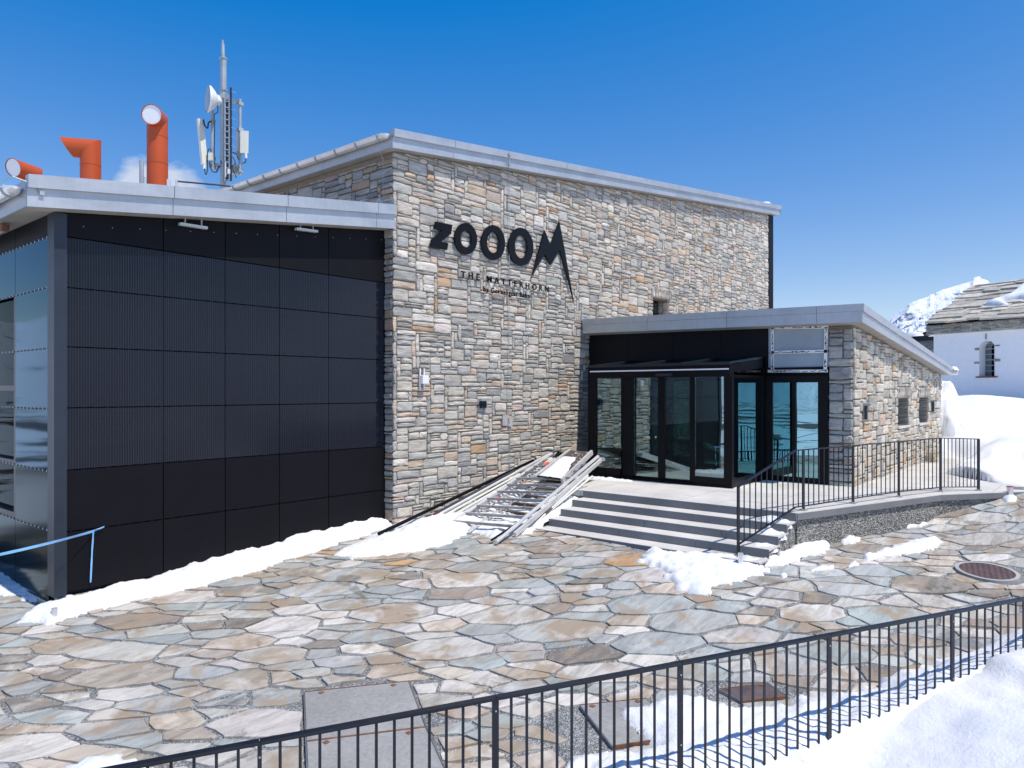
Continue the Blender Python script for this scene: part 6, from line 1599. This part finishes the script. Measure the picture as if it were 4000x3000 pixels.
# roof of stone slabs
EU0 = W0 - .13; EZ = WT + .48; RUN = 4.4; RISE = 2.04
sdir = (-CN * RUN + Z_ * RISE); SL = sdir.length; sdn = sdir.normalized(); rn = CU_.cross(sdn).normalized()
if rn.z < 0: rn = -rn
RO = cp(EU0, EZ, .42)
m_ = MB(); tri = [RO, RO + CU_ * (W1 + 1), RO + CU_ * (W1 + 1) + sdir, RO + CU_ * 0.0 + sdir]; m_.hexa([p - rn * .07 for p in tri], [p - rn * .03 for p in tri]); crf = m_.build('roof', M['stone'], chap)
m_ = MB(); back = [RO + sdir, RO + CU_ * (W1 + 1) + sdir]; bk_ = -CN * RUN - Z_ * RISE; m_.hexa([back[0] - Z_ * .2, back[1] - Z_ * .2, back[1] + bk_ * 1.1 - Z_ * .2, back[0] + bk_ * 1.1 - Z_ * .2], [back[0] - Z_ * .07, back[1] - Z_ * .07, back[1] + bk_ * 1.1 - Z_ * .07, back[0] + bk_ * 1.1 - Z_ * .07]); m_.build('roof_back', M['stone'], chap)
v_ = -.05; cnt = 0; rest = MB()
while v_ < SL * .97:
    u = -rr.uniform(0, .3); h_ = rr.uniform(.36, .6)
    while u < W1 + .8:
        L = rr.uniform(.5, 1.5); th = rr.uniform(.05, .11); j = lambda s_=.11: rr.uniform(-s_, s_)
        o = RO + CU_ * u + sdn * v_ + rn * (.0 + th * .2 + rr.uniform(-.01, .02)); lift = rn * .05
        b4 = [o + CU_ * j() + sdn * j(), o + CU_ * (L + .04 + j()) + sdn * j(), o + CU_ * (L + .04 + j()) + sdn * (h_ + .14) - lift, o + sdn * (h_ + .14) - lift + CU_ * j()]
        col = pick([((.50, .47, .40), 5), ((.42, .40, .34), 3), ((.57, .53, .45), 3), ((.50, .38, .25), .5), ((.33, .31, .27), 1)], rr); m_ = MB(); m_.hexa(b4, [p + rn * th for p in b4], col)
        cnt += 1
        if cnt < 240 and u < 6.5: m_.build('roof_slab', M['stone'], chap)
        else: rest.add(m_.v, m_.f, col)
        u += L
    v_ += h_
if rest.v: rest.build('roof_slab_infill', M['stone'], chap, kind='stuff')
m_ = MB(); m_.bar(RO + CU_ * .0 + sdir * 1.0 + Z_ * .03, RO + CU_ * (W1 + 1) + sdir * 1.0 + Z_ * .05, .25, .10); m_.build('ridge', M['galv'], chap)
# snow tongues on the chapel roof
def roofz(u, v): return RO + CU_ * u + sdn * v + rn * .12
m_ = MB(); 
def roof_snow(poly, h_, label, seed):
    """poly in (u, v) on the roof slope"""
    P_ = poly; xs = [p[0] for p in P_]; ys = [p[1] for p in P_]; st_ = .09; nx, ny = int((max(xs) - min(xs)) / st_) + 3, int((max(ys) - min(ys)) / st_) + 3
    X, Y = np.meshgrid(min(xs) - st_ + np.arange(nx) * st_, min(ys) - st_ + np.arange(ny) * st_, indexing='ij'); D = edged(P_, X, Y) * np.where(inside_np(P_, X, Y), 1, -1); m_ = MB(); ids = {}
    for i in range(nx - 1):
        for j in range(ny - 1):
            k4 = [(i, j), (i + 1, j), (i + 1, j + 1), (i, j + 1)]
            if any(D[k] > 0 for k in k4):
                for k in k4:
                    if k not in ids: ids[k] = len(m_.v); d = D[k]; t = max(0, min(1, d / .3)); m_.v.append(tuple(roofz(X[k], Y[k]) + rn * (h_ * (1 - (1 - t) ** 2) if d > 0 else -.12)))
                m_.f.append(tuple(ids[k] for k in k4)); m_.c.append(None); m_.m.append(0)
    tag(m_.build('snow_tongue', M['snow'], smooth=True), label, 'snow')
def uv(px, py):
    q_ = (px - 2000) / F; dirv = cw(q_, 1) + Z_ * ((HY - py) / F); t = (RO + rn * .1).dot(rn) / dirv.dot(rn); P_ = dirv * t - RO; return (P_.dot(CU_), P_.dot(sdn))
roof_snow([uv(*p) for p in ((3842, 1190), (3870, 1178), (3905, 1168), (3940, 1155), (3962, 1140), (3975, 1125), (4010, 1105), (4080, 1095), (4080, 1165), (3975, 1167), (3930, 1176), (3918, 1176), (3938, 1187), (3915, 1194), (3870, 1193))], .16, 'tongue of snow sliding down the slab roof of the chapel', 1)
# low side building left of the chapel
lowb = thing('side_building', cp(-2.5, -1, -1), 'low stone outbuilding with a snowy roof edge left of the chapel', 'building')
d0 = 38.
def ap(px, py, d): q_ = (px - 2000) / F; return cw(q_ * d, d) + Z_ * ((HY - py) * d / F)
m_ = MB(); a_, b_ = ap(3520, 1335, d0), ap(3668, 1328, d0 - .5); bkv = cw(.4, 1).normalized() * 2.5
m_.hexa([V(a_.x, a_.y, -3), V(b_.x, b_.y, -3), V(b_.x, b_.y, -3) + bkv, V(a_.x, a_.y, -3) + bkv], [a_, b_, b_ + bkv, a_ + bkv]); m_.build('wall', plain('pale_mortar2', (.50, .47, .40), .9), lowb)
dirb = (V(b_.x, b_.y, 0) - V(a_.x, a_.y, 0)); Lb = dirb.length; dirb.normalize(); nb_ = V(dirb.y, -dirb.x, 0)
if nb_.dot(-a_) < 0: nb_ = -nb_
z_ = a_.z - .03
for row in range(5):
    u = rr.uniform(-.3, 0)
    while u < Lb:
        L = rr.uniform(.25, .6); m_ = MB(); stone_geo(m_, V(a_.x, a_.y, 0), dirb, nb_, u, z_ - .2, L, .2, rr, .02, (.02, .05), pick([((.33, .33, .30), 4), ((.26, .29, .29), 3), ((.42, .26, .14), 1.5)], rr)); m_.build('stone', M['stone'], lowb, fixn=False); u += L
    z_ -= .2
m_ = MB(); a2, b2 = ap(3510, 1322, d0 - .1), ap(3668, 1312, d0 - .6); m_.hexa([a2 - Z_ * .22, b2 - Z_ * .22, b2 + bkv - Z_ * .2, a2 + bkv - Z_ * .2], [a2, b2, b2 + bkv, a2 + bkv]); m_.build('roof_edge', M['post'], lowb)
m_ = MB(); a2, b2 = ap(3560, 1316, d0 + .3), ap(3645, 1284, d0 + .6); m_.hexa([a2 - Z_ * .2, b2 - Z_ * .3, b2 + bkv - Z_ * .3, a2 + bkv - Z_ * .2], [a2, b2, b2 + bkv, a2 + bkv]); m_.build('roof', M['stone'], lowb)
snow_ridge('snow_drift', [ap(3540, 1316, d0), ap(3600, 1312, d0)], 1.2, .25, 'cap of snow on the low outbuilding left of the chapel', 5)

# ================================================================ lift everything to real heights
for o in bpy.data.objects:
    if o.parent is None and o.type != 'CAMERA': o.location.z += LIFT
print('objects', len(bpy.data.objects), 'tris', sum(len(p.vertices) - 2 for m_ in bpy.data.meshes for p in m_.polygons))
